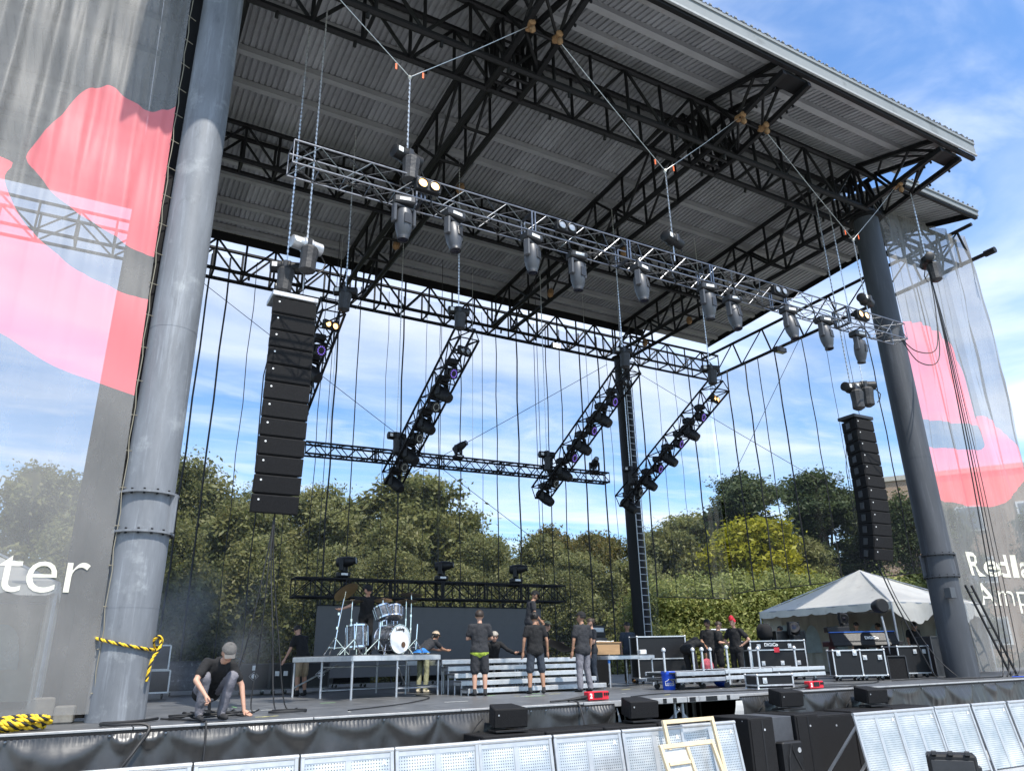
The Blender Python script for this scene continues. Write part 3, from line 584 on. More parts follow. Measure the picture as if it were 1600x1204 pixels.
def rand_lobes(seed, n, R, H, z0, rad, cone=0):
    rr = random.Random(seed); out = []
    for k in range(n):
        t = (k+.5)/n; z = z0+(H-z0-rad*.7)*t; w_ = R*(sin(pi*(.18+.78*t))**.7 if not cone else (1-t*.75)); a = k*2.4+rr.uniform(-.4, .4)
        q = w_*rr.uniform(.35, .75); out.append(((q*cos(a), q*sin(a), z), (rad*rr.uniform(.8, 1.25), rad*rr.uniform(.8, 1.25), rad*rr.uniform(.6, .95))))
    out.append(((0, 0, H-rad*.7), (rad, rad, rad*.7))); return out
PROTO = {}
for key, sd_, n, R, H, z0, rad, cl, per, leaf, sp, mt, hang, cone in (
    ('broad', 1, 13, 4.2, 12.5, 2.0, 1.7, 640, 72, 0.149, .36, GREENA, .1, 0),
    ('locust', 2, 12, 3.6, 13, 1.2, 1.5, 640, 72, 0.123, .42, GREENA, .35, 0),
    ('oval', 3, 12, 2.7, 15, 2.2, 1.5, 640, 72, 0.140, .34, GREENB, .05, 0),
    ('yellow', 4, 10, 3.6, 10, 1.5, 1.6, 520, 72, 0.149, .36, GREENC, .1, 0),
    ('autumn', 5, 11, 3.4, 11, 1.5, 1.5, 520, 72, 0.140, .38, GREENE, .1, 0),
    ('shrub', 6, 9, 1.7, 4.6, .3, .85, 460, 60, .072, .26, GREEND, .35, 0),
    ('bamboo', 7, 12, 2.3, 9.0, .3, 1.2, 560, 72, 0.114, .30, GREENA, .7, 0),
    ('spruce', 8, 12, 2.6, 13.0, .6, 1.3, 560, 40, .14, .32, GREENB, .25, 1)):
    lb = rand_lobes(sd_, n, R, H, z0, rad, cone)
    PROTO[key] = (trunk_mesh(H*.85, .10+H*.014, lb, sd_), crown_mesh('crown', lb, cl, per, leaf, sp, sd_, mt, hang), H)
def tree(kind, x, y, top, label, wide=1.0, group='trees behind the stage', rz=None):
    tm, cm, H = PROTO[kind]; s_ = top/H
    o = thing('shrub' if kind in ('shrub',) else ('bamboo_clump' if kind == 'bamboo' else 'tree'), label, 'shrub' if kind == 'shrub' else ('bamboo' if kind == 'bamboo' else 'tree'), (x, y, 0), random.uniform(0, 6.28) if rz is None else rz, group)
    o.scale = (s_*wide, s_*wide, s_); obj('trunk', tm, o); obj('crown', cm, o)
    return o
TR = [
 ('locust', 3.6, 34, 14.4, 'tall feathery green tree just right of the left column', .9),
 ('locust', 9.2, 40, 14.2, 'feathery olive tree rising behind the left hanging speaker column', .9),
 ('broad', 13.6, 41, 14.8, 'pale olive tree left of the big round tree behind the stage', .85),
 ('broad', 20.2, 39, 15.8, 'big round leafy tree topping the middle of the tree line', 1.15),
 ('broad', 25.0, 41, 13.6, 'dark leafy tree on the right shoulder of the big round tree', .9),
 ('autumn', 35.5, 44, 13.5, 'tree with orange brown tinted crown left of the rear column', .8),
 ('autumn', 40.2, 45, 13.3, 'pale autumn tinted tree just left of the rear column', .75),
 ('locust', 47.0, 45, 14.2, 'loose green tree just right of the rear column', .8),
 ('oval', 50.3, 35, 17.9, 'tall dark oval tree, left one of the two tall dark trees', 1.32),
 ('oval', 61.3, 35, 19.3, 'tall dark oval tree, right one of the two tall dark trees', 1.30),
 ('yellow', 45.8, 30, 12.6, 'bright yellow green tree below the tall dark trees', 1.2),
 ('broad', 51.5, 30, 11.4, 'mid green tree right of the yellow green tree', .9),
 ('broad', 42.0, 36, 12.6, 'green tree between rear column and yellow green tree', .9),
 ('oval', 56.0, 38, 14.5, 'dark tree filling the gap between the two tall dark trees', 1.1),
 ('spruce', 50.5, 19.5, 13.2, 'dark evergreen beside the brick building, left of the right column', 1.0),
 ('spruce', 47.0, 14.5, 11.0, 'dark evergreen seen through the gap right of the right column', 1.0),
 ('spruce', 50.0, 10.8, 10.5, 'dark evergreen seen through the right banner', 1.1),
 ('broad', 30.5, 38, 11.5, 'green tree below the gap of sky in the tree line', 1.0),
 ('broad', -3.5, 33, 12.6, 'green tree seen faintly through the left banner', .9),
 ('locust', -9.0, 36, 13.0, 'feathery tree at far left seen through the banner', .9),
 ('broad', 6.5, 30, 10.8, 'leafy green tree low behind the left speaker column', .95),
 ('broad', 15.5, 31, 10.5, 'leafy green tree behind the left end of the video wall', 1.0),
 ('locust', 22.5, 32, 10.2, 'leafy olive tree behind the middle of the video wall truss', 1.0),
 ('broad', 29.0, 30, 9.2, 'leafy green tree behind the right end of the video wall truss', 1.0),
 ('broad', 36.5, 33, 9.6, 'leafy green tree directly behind the rear column', 1.0),
 ('locust', 7.0, 47, 14.6, 'far feathery tree in the gap right of the leftmost feathery tree', 1.1),
 ('broad', 18.0, 48, 15.4, 'far pale tree just left of the big round tree', 1.1),
 ('broad', 30.5, 47, 13.0, 'far tree at the low dip of the tree line', 1.1),
 ('autumn', 44.0, 48, 14.0, 'far tree with brownish top just right of the rear column', 1.0),
 ('broad', 55.0, 46, 16.6, 'far green tree between and behind the two tall dark trees', 1.2),
 ('oval', 66.5, 32, 14.0, 'dark tree behind the right hanging speaker column', 1.2),
 ('oval', 71.5, 37, 17.0, 'dark tree at the right end of the tree line behind the hanging speakers', 1.1)]
for k, x, y, top, lab, wd in TR: tree(k, x, y, top, lab, wd)
for i, (x, y, h, lab) in enumerate(((-1.5, 24, 8.3, 'drooping leafy bamboo clump behind the left column'), (2.6, 23.5, 8.6, 'drooping leafy bamboo clump right of the left column'), (6.2, 24.5, 8.4, 'drooping leafy bamboo clump below the left speaker column'),
        (9.8, 24, 8.0, 'drooping leafy bamboo clump behind the left end of the low black truss'), (13.6, 25, 8.2, 'drooping leafy bamboo clump behind the drum kit'), (17.2, 25, 7.6, 'drooping leafy bamboo clump behind the middle of the low black truss'),
        (21.0, 25.5, 7.6, 'drooping leafy bamboo clump behind the man standing on the platform'), (24.6, 25, 7.3, 'drooping leafy bamboo clump left of the rear column foot'))):
    tree('bamboo', x, y, h, lab, 1.0, 'bamboo clumps behind the scrim')
for i, (x, y, h, lab) in enumerate(((28.6, 22, 6.6, 'bright pale leafed shrub at the foot of the rear column'), (31.4, 21.5, 7.0, 'bright green shrub right of the rear column foot'), (34.3, 21, 7.2, 'bright green shrub behind the crew in the gap left of the tent'),
        (37.0, 20, 7.2, 'bright green shrub behind the person with red hair'), (39.6, 19, 7.0, 'bright green shrub at the left corner of the white tent'), (42.0, 22, 7.2, 'tall green shrub rising over the left side of the tent'), (33.0, 26, 7.0, 'darker green shrub behind the pale leafed shrubs'),
        (38.6, 26, 7.4, 'darker green shrub behind the tent ridge'), (45.5, 19, 7.2, 'green shrub beyond the tent roof'))):
    tree('shrub', x, y, h, lab, 1.1, 'shrubs behind the tent')

# ------------------------------------------------------------------ brick building
BRICK = bpy.data.materials.new('buff_brick'); BRICK.use_nodes = True; t = BRICK.node_tree; b = t.nodes['Principled BSDF']; b.inputs['Roughness'].default_value = .9
tc_ = N(t, 'ShaderNodeTexCoord'); mp_ = N(t, 'ShaderNodeMapping'); mp_.inputs['Rotation'].default_value = (pi/2, 0, 0); Lk(t, tc_.outputs['Object'], mp_.inputs[0])
bk = N(t, 'ShaderNodeTexBrick', i_Scale=2.2); bk.inputs['Color1'].default_value = (.36, .23, .14, 1); bk.inputs['Color2'].default_value = (.28, .17, .10, 1); bk.inputs['Mortar'].default_value = (.40, .36, .30, 1); bk.inputs['Mortar Size'].default_value = .03
Lk(t, mp_.outputs[0], bk.inputs['Vector']); Lk(t, bk.outputs[0], b.inputs['Base Color'])
A = V((56.6, 24.96, 0)); B = V((64.0, 14.4, 0)); dirw = (B-A).normalized(); ang = atan2(dirw.y, dirw.x)
bld = thing('brick_building', 'buff brick building behind the right column and banner', 'building', A, ang)
LB = 40
MB().box((LB/2-1, 7, 7.8), (LB, 14, 15.6)).build('wall', BRICK, bld); MB().box((LB/2-1, 7, 15.8), (LB+.3, 14.3, .4)).build('parapet', mat('stone_coping', (.45, .42, .36), .8), bld)
GLZ = mat('window_glass', (.10, .13, .16), .1, 0, .1, 2)
for i in range(6):
    for z in (3.5, 8, 12):
        wn = MB().box((1.6+i*4.2, -.02, z), (1.9, .12, 2.0)).build('window', WHITEP, bld); MB().box((1.6+i*4.2, -.09, z), (1.6, .04, 1.7)).build('pane', GLZ, wn)

# ------------------------------------------------------------------ tents
TENT = mat('white_tent_vinyl', (.70, .68, .62), .55, 0, .08, 2, .15, 8, dirt=((.50, .47, .42), .1, 1.2))
TENTIN = mat('tent_side_wall', (.60, .56, .48), .7, 0, .1, 2, .2, 6)
CLEARV = see_through(mat('clear_vinyl_window', (.62, .70, .74), .2, 0, .05, 3), .45)
def tent(label, x0, x1, y0, y1, zb, ze, zp, drape=True):
    t_ = thing('frame_tent', label, 'tent', ((x0+x1)/2, (y0+y1)/2, zb)); xm, ym = (x0+x1)/2, (y0+y1)/2
    cs = [(x0, y0), (x1, y0), (x1, y1), (x0, y1)]; pk = V((xm, ym, zp))
    for k in range(4):
        a = V((*cs[k], ze)); b = V((*cs[(k+1) % 4], ze))
        def fn(u, v, a=a, b=b):
            e = a.lerp(b, u); p = e.lerp(pk, v); p.z -= .32*v*(1-v)+.05*abs(sin(u*pi*3))*(1-v)*v*2; return p
        part(MB().grid(fn, 18, 10), 'roof_panel', TENT, t_, 50)
        def fv(u, v, a=a, b=b, k=k):
            e = a.lerp(b, u); L = (b-a).length; sc_ = abs(sin(u*L*pi/.86)); n_ = (b-a).cross(V((0, 0, 1))).normalized()
            e = e + n_*(.03+.02*sin(u*40)); sag = 0
            if drape and k == 0: sag = .35*abs(sin(u*7))*v+.12*v; e = e+n_*(.12*sin(u*11)*v)
            e.z -= v*(.20+.07*min(1, sc_*1.6))+sag; return e
        part(MB().grid(fv, 72, 3), 'valance', TENT, t_, 60)
    for x, y in cs: part(MB().bar((x, y, zb), (x, y, ze), .035, 8), 'pole', ALUD, t_)
    for k in range(4):
        part(MB().bar((*cs[k], ze-.02), (*cs[(k+1) % 4], ze-.02), .03, 6), 'eave_pipe', ALUD, t_); part(MB().bar((*cs[k], ze-.02), (xm, ym, zp-.04), .025, 6), 'hip_pipe', ALUD, t_)
    def wall(ax, c0, c1, fixed, wins):
        def fw_(u, v):
            q = c0+(c1-c0)*u; o = .05*sin(u*26)+.03*sin(u*61); z = zb+(ze-.05-zb)*v; return (fixed+o, q, z) if ax == 'x' else (q, fixed+o, z)
        wl = part(MB().grid(fw_, 60, 6), 'side_wall', TENTIN, t_, 60)
        for cu_ in wins:
            q = c0+(c1-c0)*cu_; mb = MB(); pts = []
            for s_ in np.linspace(-1, 1, 13): pts.append((q+.48*s_, zb+1.0+.85*sqrt(max(0, 1-s_*s_))))
            pts = [(q-.48, zb+.75)]+pts+[(q+.48, zb+.75)]
            sgn = -.12; vs = [((fixed+sgn, p, z) if ax == 'x' else (p, fixed+sgn, z)) for p, z in pts]; mb.add(vs, [tuple(range(len(vs)))])
            part(mb, 'window', mat('clear_window', (.50, .58, .60), .3, 0, .15, 3) if 'clear_window' not in bpy.data.materials else bpy.data.materials['clear_window'], t_)
    wall('x', y0, y1, x1-.1, (.25, .75)); wall('y', x0, x1, y1-.1, (.2, .5, .8))
    return t_
tent('white peaked frame tent beside the right column sheltering consoles', 23.8, 29.2, 3.4, 9.4, SZ, 3.86, 5.35)
tent('white frame tent at far left seen through the mesh banner', -7.2, -1.2, 4.4, 10.4, SZ, 3.9, 5.6, False)
# ------------------------------------------------------------------ rigging: lighting trusses
ORD = ['leftmost', 'second', 'third', 'fourth', 'fifth', 'sixth', 'seventh', 'eighth', 'ninth', 'rightmost']
def rig_truss(name, label, a, b, w_, h_, bays, mt, rc, rl, plates=0, single=True, horiz=(0, 0, 1), cross=False):
    root = thing(name, label, 'truss', a)
    A = V((0, 0, 0)); B_ = V(b)-V(a)
    t_ = truss(root, A, B_, w_, h_, h_, bays, mt, rc, rl, 'end_frame', single, True, cross, 8, 0, horiz=horiz, face=True)
    # lift the frame, chords and braces to be parts of the truss itself
    for ch in list(t_.children): ch.parent = root
    d = B_.normalized(); s_ = d.cross(V(horiz)).normalized(); n_ = s_.cross(d)
    for k in range(1, plates+1):
        p = B_*(k/(plates+1)); mb = MB()
        for sx in (-1, 1):
            for off in (-.04, .04): mb.rbar(p+d*off+s_*(w_/2*sx), p+d*off+s_*(w_/2*sx)+n_*h_, .05, .03, upv=d)
        mb.rbar(p+s_*(-w_/2), p+s_*(w_/2), .05, .05); mb.rbar(p+s_*(-w_/2)+n_*h_, p+s_*(w_/2)+n_*h_, .05, .05)
        mb.build('joint_frame', mt, root)
    return root
FY = -1.5
rig_truss('lighting_truss', 'long silver lighting truss hung across the stage front', (1.45, FY, 10.92), (19.5, FY, 10.92), .46, .5, 36, ALU, .020, .010, 6)
DX = (3.9, 7.85, 13.75, 17.65)
DL = ('half hidden behind the left speaker column', 'in front of the middle truss, second from the left', 'just left of the rear column, third from the left', 'just right of the rear column, rightmost')
dirD = (V((0, 9.9, 7.95))-V((0, 4.0, 11.0))).normalized(); nD = V((0, -dirD.z, dirD.y)) if dirD.y > 0 else V((0, 0, 1))
for x, lb in zip(DX, DL):
    rig_truss('slanted_truss', 'black lighting truss slanting down, '+lb, (x, 4.0, 10.9), (x, 9.9, 7.85),   .60, .52, 11, STEEL, .036, .02, 0, True, (0, .45, .9), True)
rig_truss('middle_truss', 'long slim black truss hung level behind the slanted trusses', (4.81, 10, 8.60), (16.87, 10, 8.76), .38, .38, 34, STEEL, .034, .018, 4, False)
rig_truss('video_truss', 'low black box truss just above the grey video wall', (4.8, 10, 4.15), (14.5, 10, 4.15), .55, .55, 16, STEEL, .036, .02, 5, True, cross=True)

# ------------------------------------------------------------------ fixtures
def moving_head(root, body, dark, tilt, up_=1, lens=LENSD, s_=1.0, pan=0):
    """up_=-1 hangs below its base, +1 stands on it; origin at the clamp"""
    u = -1 if up_ < 0 else 1
    MB().box((0, 0, u*.13), (.40*s_, .27*s_, .15*s_)).build('base', dark, root, bevel=.03)
    MB().box((0, -.14*s_, u*.14), (.2*s_, .012, .06*s_)).build('display', WHITEP, root)
    mb = MB(); mb.bar((-.1, 0, 0), (-.1, 0, u*.07), .02); mb.bar((.1, 0, 0), (.1, 0, u*.07), .02); mb.build('clamp', dark, root)
    R = RZ(pan); yk = MB(); yk.box(R @ V((0, 0, u*.235*s_)), (.40*s_, .12*s_, .05*s_), R)
    for sx in (-1, 1): yk.box(R @ V((sx*.195*s_, 0, u*.40*s_)), (.06*s_, .13*s_, .36*s_), R)
    yk.build('yoke', body, root, bevel=.02)
    c = V((0, 0, u*.50*s_)); ax = R @ V((0, -sin(tilt), u*cos(tilt)))
    hd = MB().lathe([(.06, -.22), (.13, -.20), (.155, -.10), (.16, .02), (.15, .16), (.115, .30), (.10, .33), (.10, .36)], c, ax, 16)
    hd.v = [tuple(c + (V(p)-c)*s_) for p in hd.v]; ho = hd.build('head', body, root, 35)
    MB().lathe([(.105*s_, .362*s_), (.105*s_, .40*s_), (.09*s_, .40*s_), (.085*s_, .38*s_)], c, ax, 16).build('bezel', dark, ho, 35)
    MB().lathe([(.001, .392*s_), (.088*s_, .387*s_)], c, ax, 16, close=False).build('lens', lens, ho, 35)
    q = ax.cross(R @ V((1, 0, 0))); MB().box(c+q*.155*s_*(1 if q.y < 0 else -1)+ax*.02, (.14*s_, .03, .2*s_), R).build('access_panel', dark, ho, bevel=.008)
MHX = [(3.67, 10.86), (4.74, 10.86), (6.59, 10.86), (7.9, 10.86), (9.54, 10.86), (11.63, 10.86), (12.68, 10.86), (14.51, 10.86), (15.87, 10.86), (17.56, 10.86)]
mh0 = thing('moving_head_light', 'x', 'stage light', (0, 0, 0)); moving_head(mh0, GREYP, GREYD, 0, -1, LENSD, 1.16, .35)
for i, (x, z) in enumerate(MHX):
    o = mh0 if i == 0 else copy_tree(mh0)
    o.location = (x, FY-.16+(.2 if i in (3, 6, 9) else 0), 10.9); o.rotation_euler = (0, 0, random.uniform(-.25, .25)); o.scale = (.94, .94, .94)
    for ch in o.children:
        if ch.name.startswith('head'): q_ = V((0, 0, -.58)); ch.matrix_local = T(*q_) @ Matrix.Rotation(random.uniform(-.22, .22), 4, 'X') @ T(*(-q_)) if i else ch.matrix_local
    tag(o, '%s grey moving head light hanging from the silver front truss' % ORD[i], 'stage light', 'moving head lights on the front truss')
def blinder(root, lamp):
    MB().box((0, 0, 0), (.46, .12, .235)).build('housing', BLK, root, bevel=.012)
    for sx in (-1, 1):
        MB().lathe([(.10, 0), (.10, .03), (.088, .035), (.088, .012)], (sx*.113, -.058, 0), (0, -1, 0), 18).build('lamp_ring', GREYD, root, 35)
        MB().lathe([(.001, .022), (.06, .018), (.09, .004)], (sx*.113, -.06, 0), (0, -1, 0), 18, close=False).build('lamp', lamp, root, 35)
    MB().box((0, .1, .0), (.52, .03, .05)).build('bracket', BLK, root)
def place_blinder(loc, lamp, label, rot=(0, 0, 0), s_=1.0):
    r = thing('blinder_light', label, 'stage light', loc, 0, 'two lamp blinders'); r.rotation_euler = rot; r.scale = (s_,)*3; blinder(r, lamp); return r
place_blinder((4.1, FY-.30, 11.2), LAMPW, 'lit two lamp blinder beside the left hoist on the silver front truss', s_=1.15)
place_blinder((7.4, FY-.30, 11.2), LENS, 'unlit two lamp blinder left of centre on the silver front truss', s_=1.1)
place_blinder((14.1, FY-.30, 11.2), LENS, 'unlit two lamp blinder right of centre on the silver front truss', s_=1.1)
place_blinder((17.4, FY-.30, 11.2), LAMPW, 'lit two lamp blinder near the right end of the silver front truss', s_=1.1)
# wash lights along the slanted trusses
def wash(root, lens, pan, tilt):
    MB().box((0, 0, -.08), (.24, .2, .13)).build('base', BLK, root, bevel=.02)
    mb = MB(); R = RZ(pan); mb.box((0, 0, -.17), (.34, .08, .04), R)
    for sx in (-1, 1): mb.box(R @ V((sx*.16, 0, -.30)), (.035, .09, .28), R)
    mb.build('yoke', BLK, root, bevel=.01)
    c = V((0, 0, -.36)); ax = R @ V((0, -cos(tilt), -sin(tilt)))
    h = MB().lathe([(.06, -.15), (.12, -.12), (.135, .02), (.14, .08), (.125, .09)], c, ax, 16).build('head', BLK, root, 35)
    MB().lathe([(.001, .086), (.122, .084)], c, ax, 16, close=False).build('lens', lens, h)
    for k in range(12):
        a = k*pi/6; u = ax.cross(V((0, 0, 1))).normalized(); w_ = ax.cross(u); MB().ell(c+ax*.088+u*.085*cos(a)+w_*.085*sin(a), (.018,)*3, 6, 4).build('diode', lens, h)
def spot(root, pan, tilt):
    MB().box((0, 0, -.09), (.3, .24, .15)).build('base', BLK, root, bevel=.02)
    R = RZ(pan); mb = MB(); mb.box((0, 0, -.19), (.36, .1, .04), R)
    for sx in (-1, 1): mb.box(R @ V((sx*.17, 0, -.34)), (.04, .1, .32), R)
    mb.build('yoke', BLK, root, bevel=.01)
    c = V((0, 0, -.44)); ax = R @ V((0, -cos(tilt), -sin(tilt)))
    MB().lathe([(.07, -.3), (.13, -.27), (.15, -.05), (.15, .1), (.12, .26), (.11, .28)], c, ax, 14).build('head', BLK, root, 35)
wproto = {}
def light_at(kind, p, pan, tilt, lens, label):
    key = (kind, lens.name if lens else '', round(pan, 1))
    if key not in wproto:
        r = thing('wash_light' if kind == 'w' else 'spot_light', label, 'stage light'); wproto[key] = r
        wash(r, lens, pan, tilt) if kind == 'w' else spot(r, pan, tilt)
    else: r = copy_tree(wproto[key])
    r.location = p; r.scale = (1.3,)*3; return tag(r, label, 'stage light', 'lights on the slanted trusses')
WHLENS = mat('frosted_led_lens', (.45, .46, .42), .25, 0, .2, 80)
TN = ('slanted truss behind the left speaker column', 'slanted truss left of centre', 'slanted truss just left of the rear column', 'slanted truss right of the rear column')
for i, x in enumerate(DX):
    for k in range(8):
        t = .2+k*.108; p = V((x+.02, 4.0, 10.9)).lerp(V((x+.02, 9.9, 7.85)), t)+V((-.05, 0, .42))
        nm = ['first', 'second', 'third', 'fourth', 'fifth', 'sixth', 'seventh', 'lowest'][k]
        if k % 2: light_at('s', p, .5, .7, None, '%s light down, black spot, on the %s' % (nm, TN[i]))
        else:
            ln = PURPLE if (k == 0 or (i >= 2 and k in (0, 2, 4))) else WHLENS
            light_at('w', p, .4, .35, ln, '%s light down, round wash, on the %s' % (nm, TN[i]))
    p = V((x+.06, 4.0, 10.9)).lerp(V((x+.06, 9.9, 7.85)), .10)
    place_blinder(p+V((0, -.1, .12)), LAMPW if i in (0, 3) else LENS, ('lit' if i in (0, 3) else 'unlit')+' blinder at the top of the '+TN[i], (.1, 0, .35))
# moving heads on the two level trusses behind
for x, z, lb, pn in ((10.32, 8.98, 'tilted black moving light standing on the middle truss at centre', .6), (14.1, 9.0, 'black moving light on the middle truss beside the third slanted truss', -.6), (16.3, 9.0, 'black moving light at the right end of the middle truss', -.3)):
    r = thing('moving_head_light', lb, 'stage light', (x, 10, z)); moving_head(r, BLK, BLK, 1.15, 1, LENS, .95, pn)
for x, lb in ((6.34, 'black moving light on the low truss above the drum kit, leftmost of three'), (9.72, 'black moving light at the middle of the low video truss'), (12.6, 'black moving light on the low truss, rightmost of three')):
    r = thing('moving_head_light', lb, 'stage light', (x, 10, 4.72)); moving_head(r, BLK, BLK, 1.5, 1, LENS, 1.05, .9)
for x, y, z, lb in ((4.33, 14.2, 16.5, 'small lit floodlight on the rear truss above the left speaker column'), (17.48, 14.2, 16.46, 'small lit floodlight on the rear truss left of the rear column')):
    r = thing('floodlight', lb, 'floodlight', (x, y, z)); MB().box((0, 0, 0), (.5, .14, .3)).build('housing', GREYD, r, bevel=.01); MB().bar((0, 0, .15), (0, .1, .36), .03).build('bracket', STEEL, r)
    for k in (-1, 0, 1): MB().box((k*.145, -.075, 0), (.12, .012, .22)).build('lamp', LAMPC, r)
r = thing('floodlight', 'unlit floodlight hung under the right side roof beam', 'floodlight', (28.0, 9.8, 16.55)); MB().box((0, 0, 0), (.7, .3, .25)).build('housing', GREYD, r, bevel=.02); MB().box((0, 0, -.13), (.5, .2, .012)).build('lamp', LENS, r); MB().bar((0, 0, .1), (.2, 0, .3), .04).build('bracket', STEEL, r)

# ------------------------------------------------------------------ hoists, bridles
def chain_mesh(L):
    mb = MB(); n = int(L/.055)
    for k in range(n):
        R = RZ(pi/2*(k % 2)); mb.box((0, 0, -k*.055-.03), (.034, .012, .062), R)
    return mb
def hoist(p, top, label, rz=0, bag=True, s_=1.0, hook=None, light=False):
    r = thing('chain_hoist', label, 'hoist', p, rz); r.scale = (s_,)*3
    mb = MB().lathe([(.08, -.32), (.125, -.30), (.13, -.1), (.15, -.08), (.15, .08), (.13, .1), (.125, .30), (.08, .32)], (0, 0, 0), (1, 0, 0), 14); mb.build('motor_body', ALUD if light else BLK, r, 35)
    MB().box((.0, -.01, .0), (.1, .31, .2)).build('gear_case', GREYD, r, bevel=.02)
    MB().box((-.22, -.128, 0), (.10, .01, .10)).build('label_plate', WHITEP, r)
    if bag:
        MB().lathe([(.14, 0), (.17, -.05), (.15, -.3), (.155, -.5), (.06, -.56)], (.02, -.12, -.1), (.05, 0, 1), 10).build('chain_bag', mat('chain_bag_cloth', (.03, .03, .032), .6, 0, .4, 9, .6, 12) if 'chain_bag_cloth' not in bpy.data.materials else bpy.data.materials['chain_bag_cloth'], r)
    MB().tube([(.3, 0, -.1), (.42, .02, -.25), (.36, .0, -.42), (.28, 0, -.5)], .014, 6).build('pendant_cable', CABLE, r)
    mb = chain_mesh((top-p[2]-.1)/s_); mb.v = [(x, y, z+(top-p[2])/s_) for x, y, z in mb.v]; mb.build('chain', CHAIN, r)
    if hook: MB().bar((.0, 0, -.1), (.0, 0, (hook-p[2])/s_), .014, 6).build('lifting_hook', CHAIN, r)
    return r
for x, lb, l, r_ in ((3.75, 'black chain hoist in a bag over the left end of the silver truss', 0.35, 6.83), (10.82, 'black chain hoist over the middle of the silver truss', 7.63, 13.96), (18.2, 'black chain hoist over the right end of the silver truss', 14.9, 21.2)):
    hoist((x, FY, 12.0), 14.05, lb, .25, x < 10, 1.1, 11.4)
    br_ = thing('bridle', 'V shaped wire bridle above the '+lb.split(' in a bag')[0][6:].replace('chain hoist over', 'hoist over') if x > 5 else 'V shaped wire bridle above the bagged hoist at the left', 'wire rope', (x, FY, 14.05))
    for xe in (l, r_): MB().tube([V((0, 0, .02)), V(((xe-x)*.5, 0, 2.95*.5-.02)), V((xe-x, 0, 2.95))], .010, 6).build('wire_leg', WIRE, br_)
    MB().lathe([(.02, -.04), (.045, 0), (.02, .06)], (0, 0, 0), n=8).build('master_link', CHAIN, br_)
    for xe in (l, r_):
        d = V((xe-x, 0, 2.95)).normalized(); MB().box(d*.42+V((0, 0, -.1)), (.04, .012, .15)).build('warning_tag', ORANGE, br_)
        if xe > .5:
            MB().lathe([(.05, -.2), (.10, -.16), (.085, -.03), (.115, .1), (.05, .2)], V((xe-x, -.02, 2.95)), (0.1, 1, .1), 9).build('burlap_pad', BURLAP, br_)
            MB().lathe([(.02, -.34), (.085, -.22), (.05, -.05), (.02, .06)], V((xe-x+.06, -.1, 2.9)), (0.3, .2, 1), 7).build('burlap_tail', BURLAP, br_)
for x, y, lb in ((7.6, 5.2, 'front part of the left middle roof truss'), (7.0, 9.5, 'rear part of the left middle roof truss'), (14.9, 6.0, 'front part of the right middle roof truss'), (14.2, 10.2, 'rear part of the right middle roof truss'), (21.4, 9.6, 'roof truss between the two right columns'), (21.2, 12.6, 'roof truss close to the rear column')):
    o = MB().lathe([(.05, -.25), (.13, -.15), (.14, .05), (.08, .2)], (x+.5, y, ZB+.05), (.3, .2, 1), 8).build('burlap_pad', BURLAP)
    tag(o, 'brown burlap pad on the '+lb, 'pad', 'burlap pads on the roof trusses')
hoist((2.3, .45, 10.55), 17.1, 'hoist with silvery chain bag over the left hanging speaker column, nearer one', .2, True, 1.1, 9.5, True)
hoist((2.02, .95, 10.2), 17.1, 'hoist behind its twin over the left hanging speaker column', -.3, True, 1.05, 9.5)
hoist((19.2, .2, 9.95), 17.0, 'hoist over the right hanging speaker column, left of the pair', .1, True, 1.15, 9.6)
hoist((20.3, .5, 10.3), 17.0, 'hoist over the right hanging speaker column, right of the pair', -.6, True, 1.15, 9.6)
hoist((21.95, FY, 14.3), 16.95, 'black hoist carrying the cable loom in front of the right banner', .8, True, 1.2, 13.6)
for x, y, z, lb in ((DX[1]-.3, 4.1, 11.75, 'upper hoist of the second slanted truss'), (DX[1]-.3, 8.9, 9.25, 'lower hoist of the second slanted truss'), (DX[2]-.3, 4.1, 11.6, 'upper hoist of the third slanted truss'), (DX[2]-.3, 9.0, 9.3, 'lower hoist of the third slanted truss'), (DX[3]-.3, 4.2, 11.7, 'upper hoist of the rightmost slanted truss'), (DX[3]-.2, 9.2, 9.2, 'lower hoist of the rightmost slanted truss'), (DX[0]+.3, 4.1, 11.6, 'upper hoist of the slanted truss behind the left speakers')):
    hoist((x, y, z), 17.0, lb, random.uniform(-.4, .4), True, 1.0, z-.75)
for x, z0_ in ((5.6, 8.9), (10.9, 8.9), (16.2, 8.9), (5.5, 4.7), (9.6, 4.7), (13.8, 4.7)):
    o = MB().tube([(x, 10, z0_), (x, 10, 17)], .012, 5).build('hanging_chain', CHAIN if z0_ > 5 else CABLE); tag(o, None, 'chain')
    o['label'] = {5.6: 'thin chain holding the left end of the middle truss', 10.9: 'thin chain holding the centre of the middle truss', 16.2: 'thin chain holding the right end of the middle truss', 5.5: 'thin line holding the left end of the low video truss', 9.6: 'thin line holding the middle of the low video truss', 13.8: 'thin line holding the right end of the low video truss'}[x]

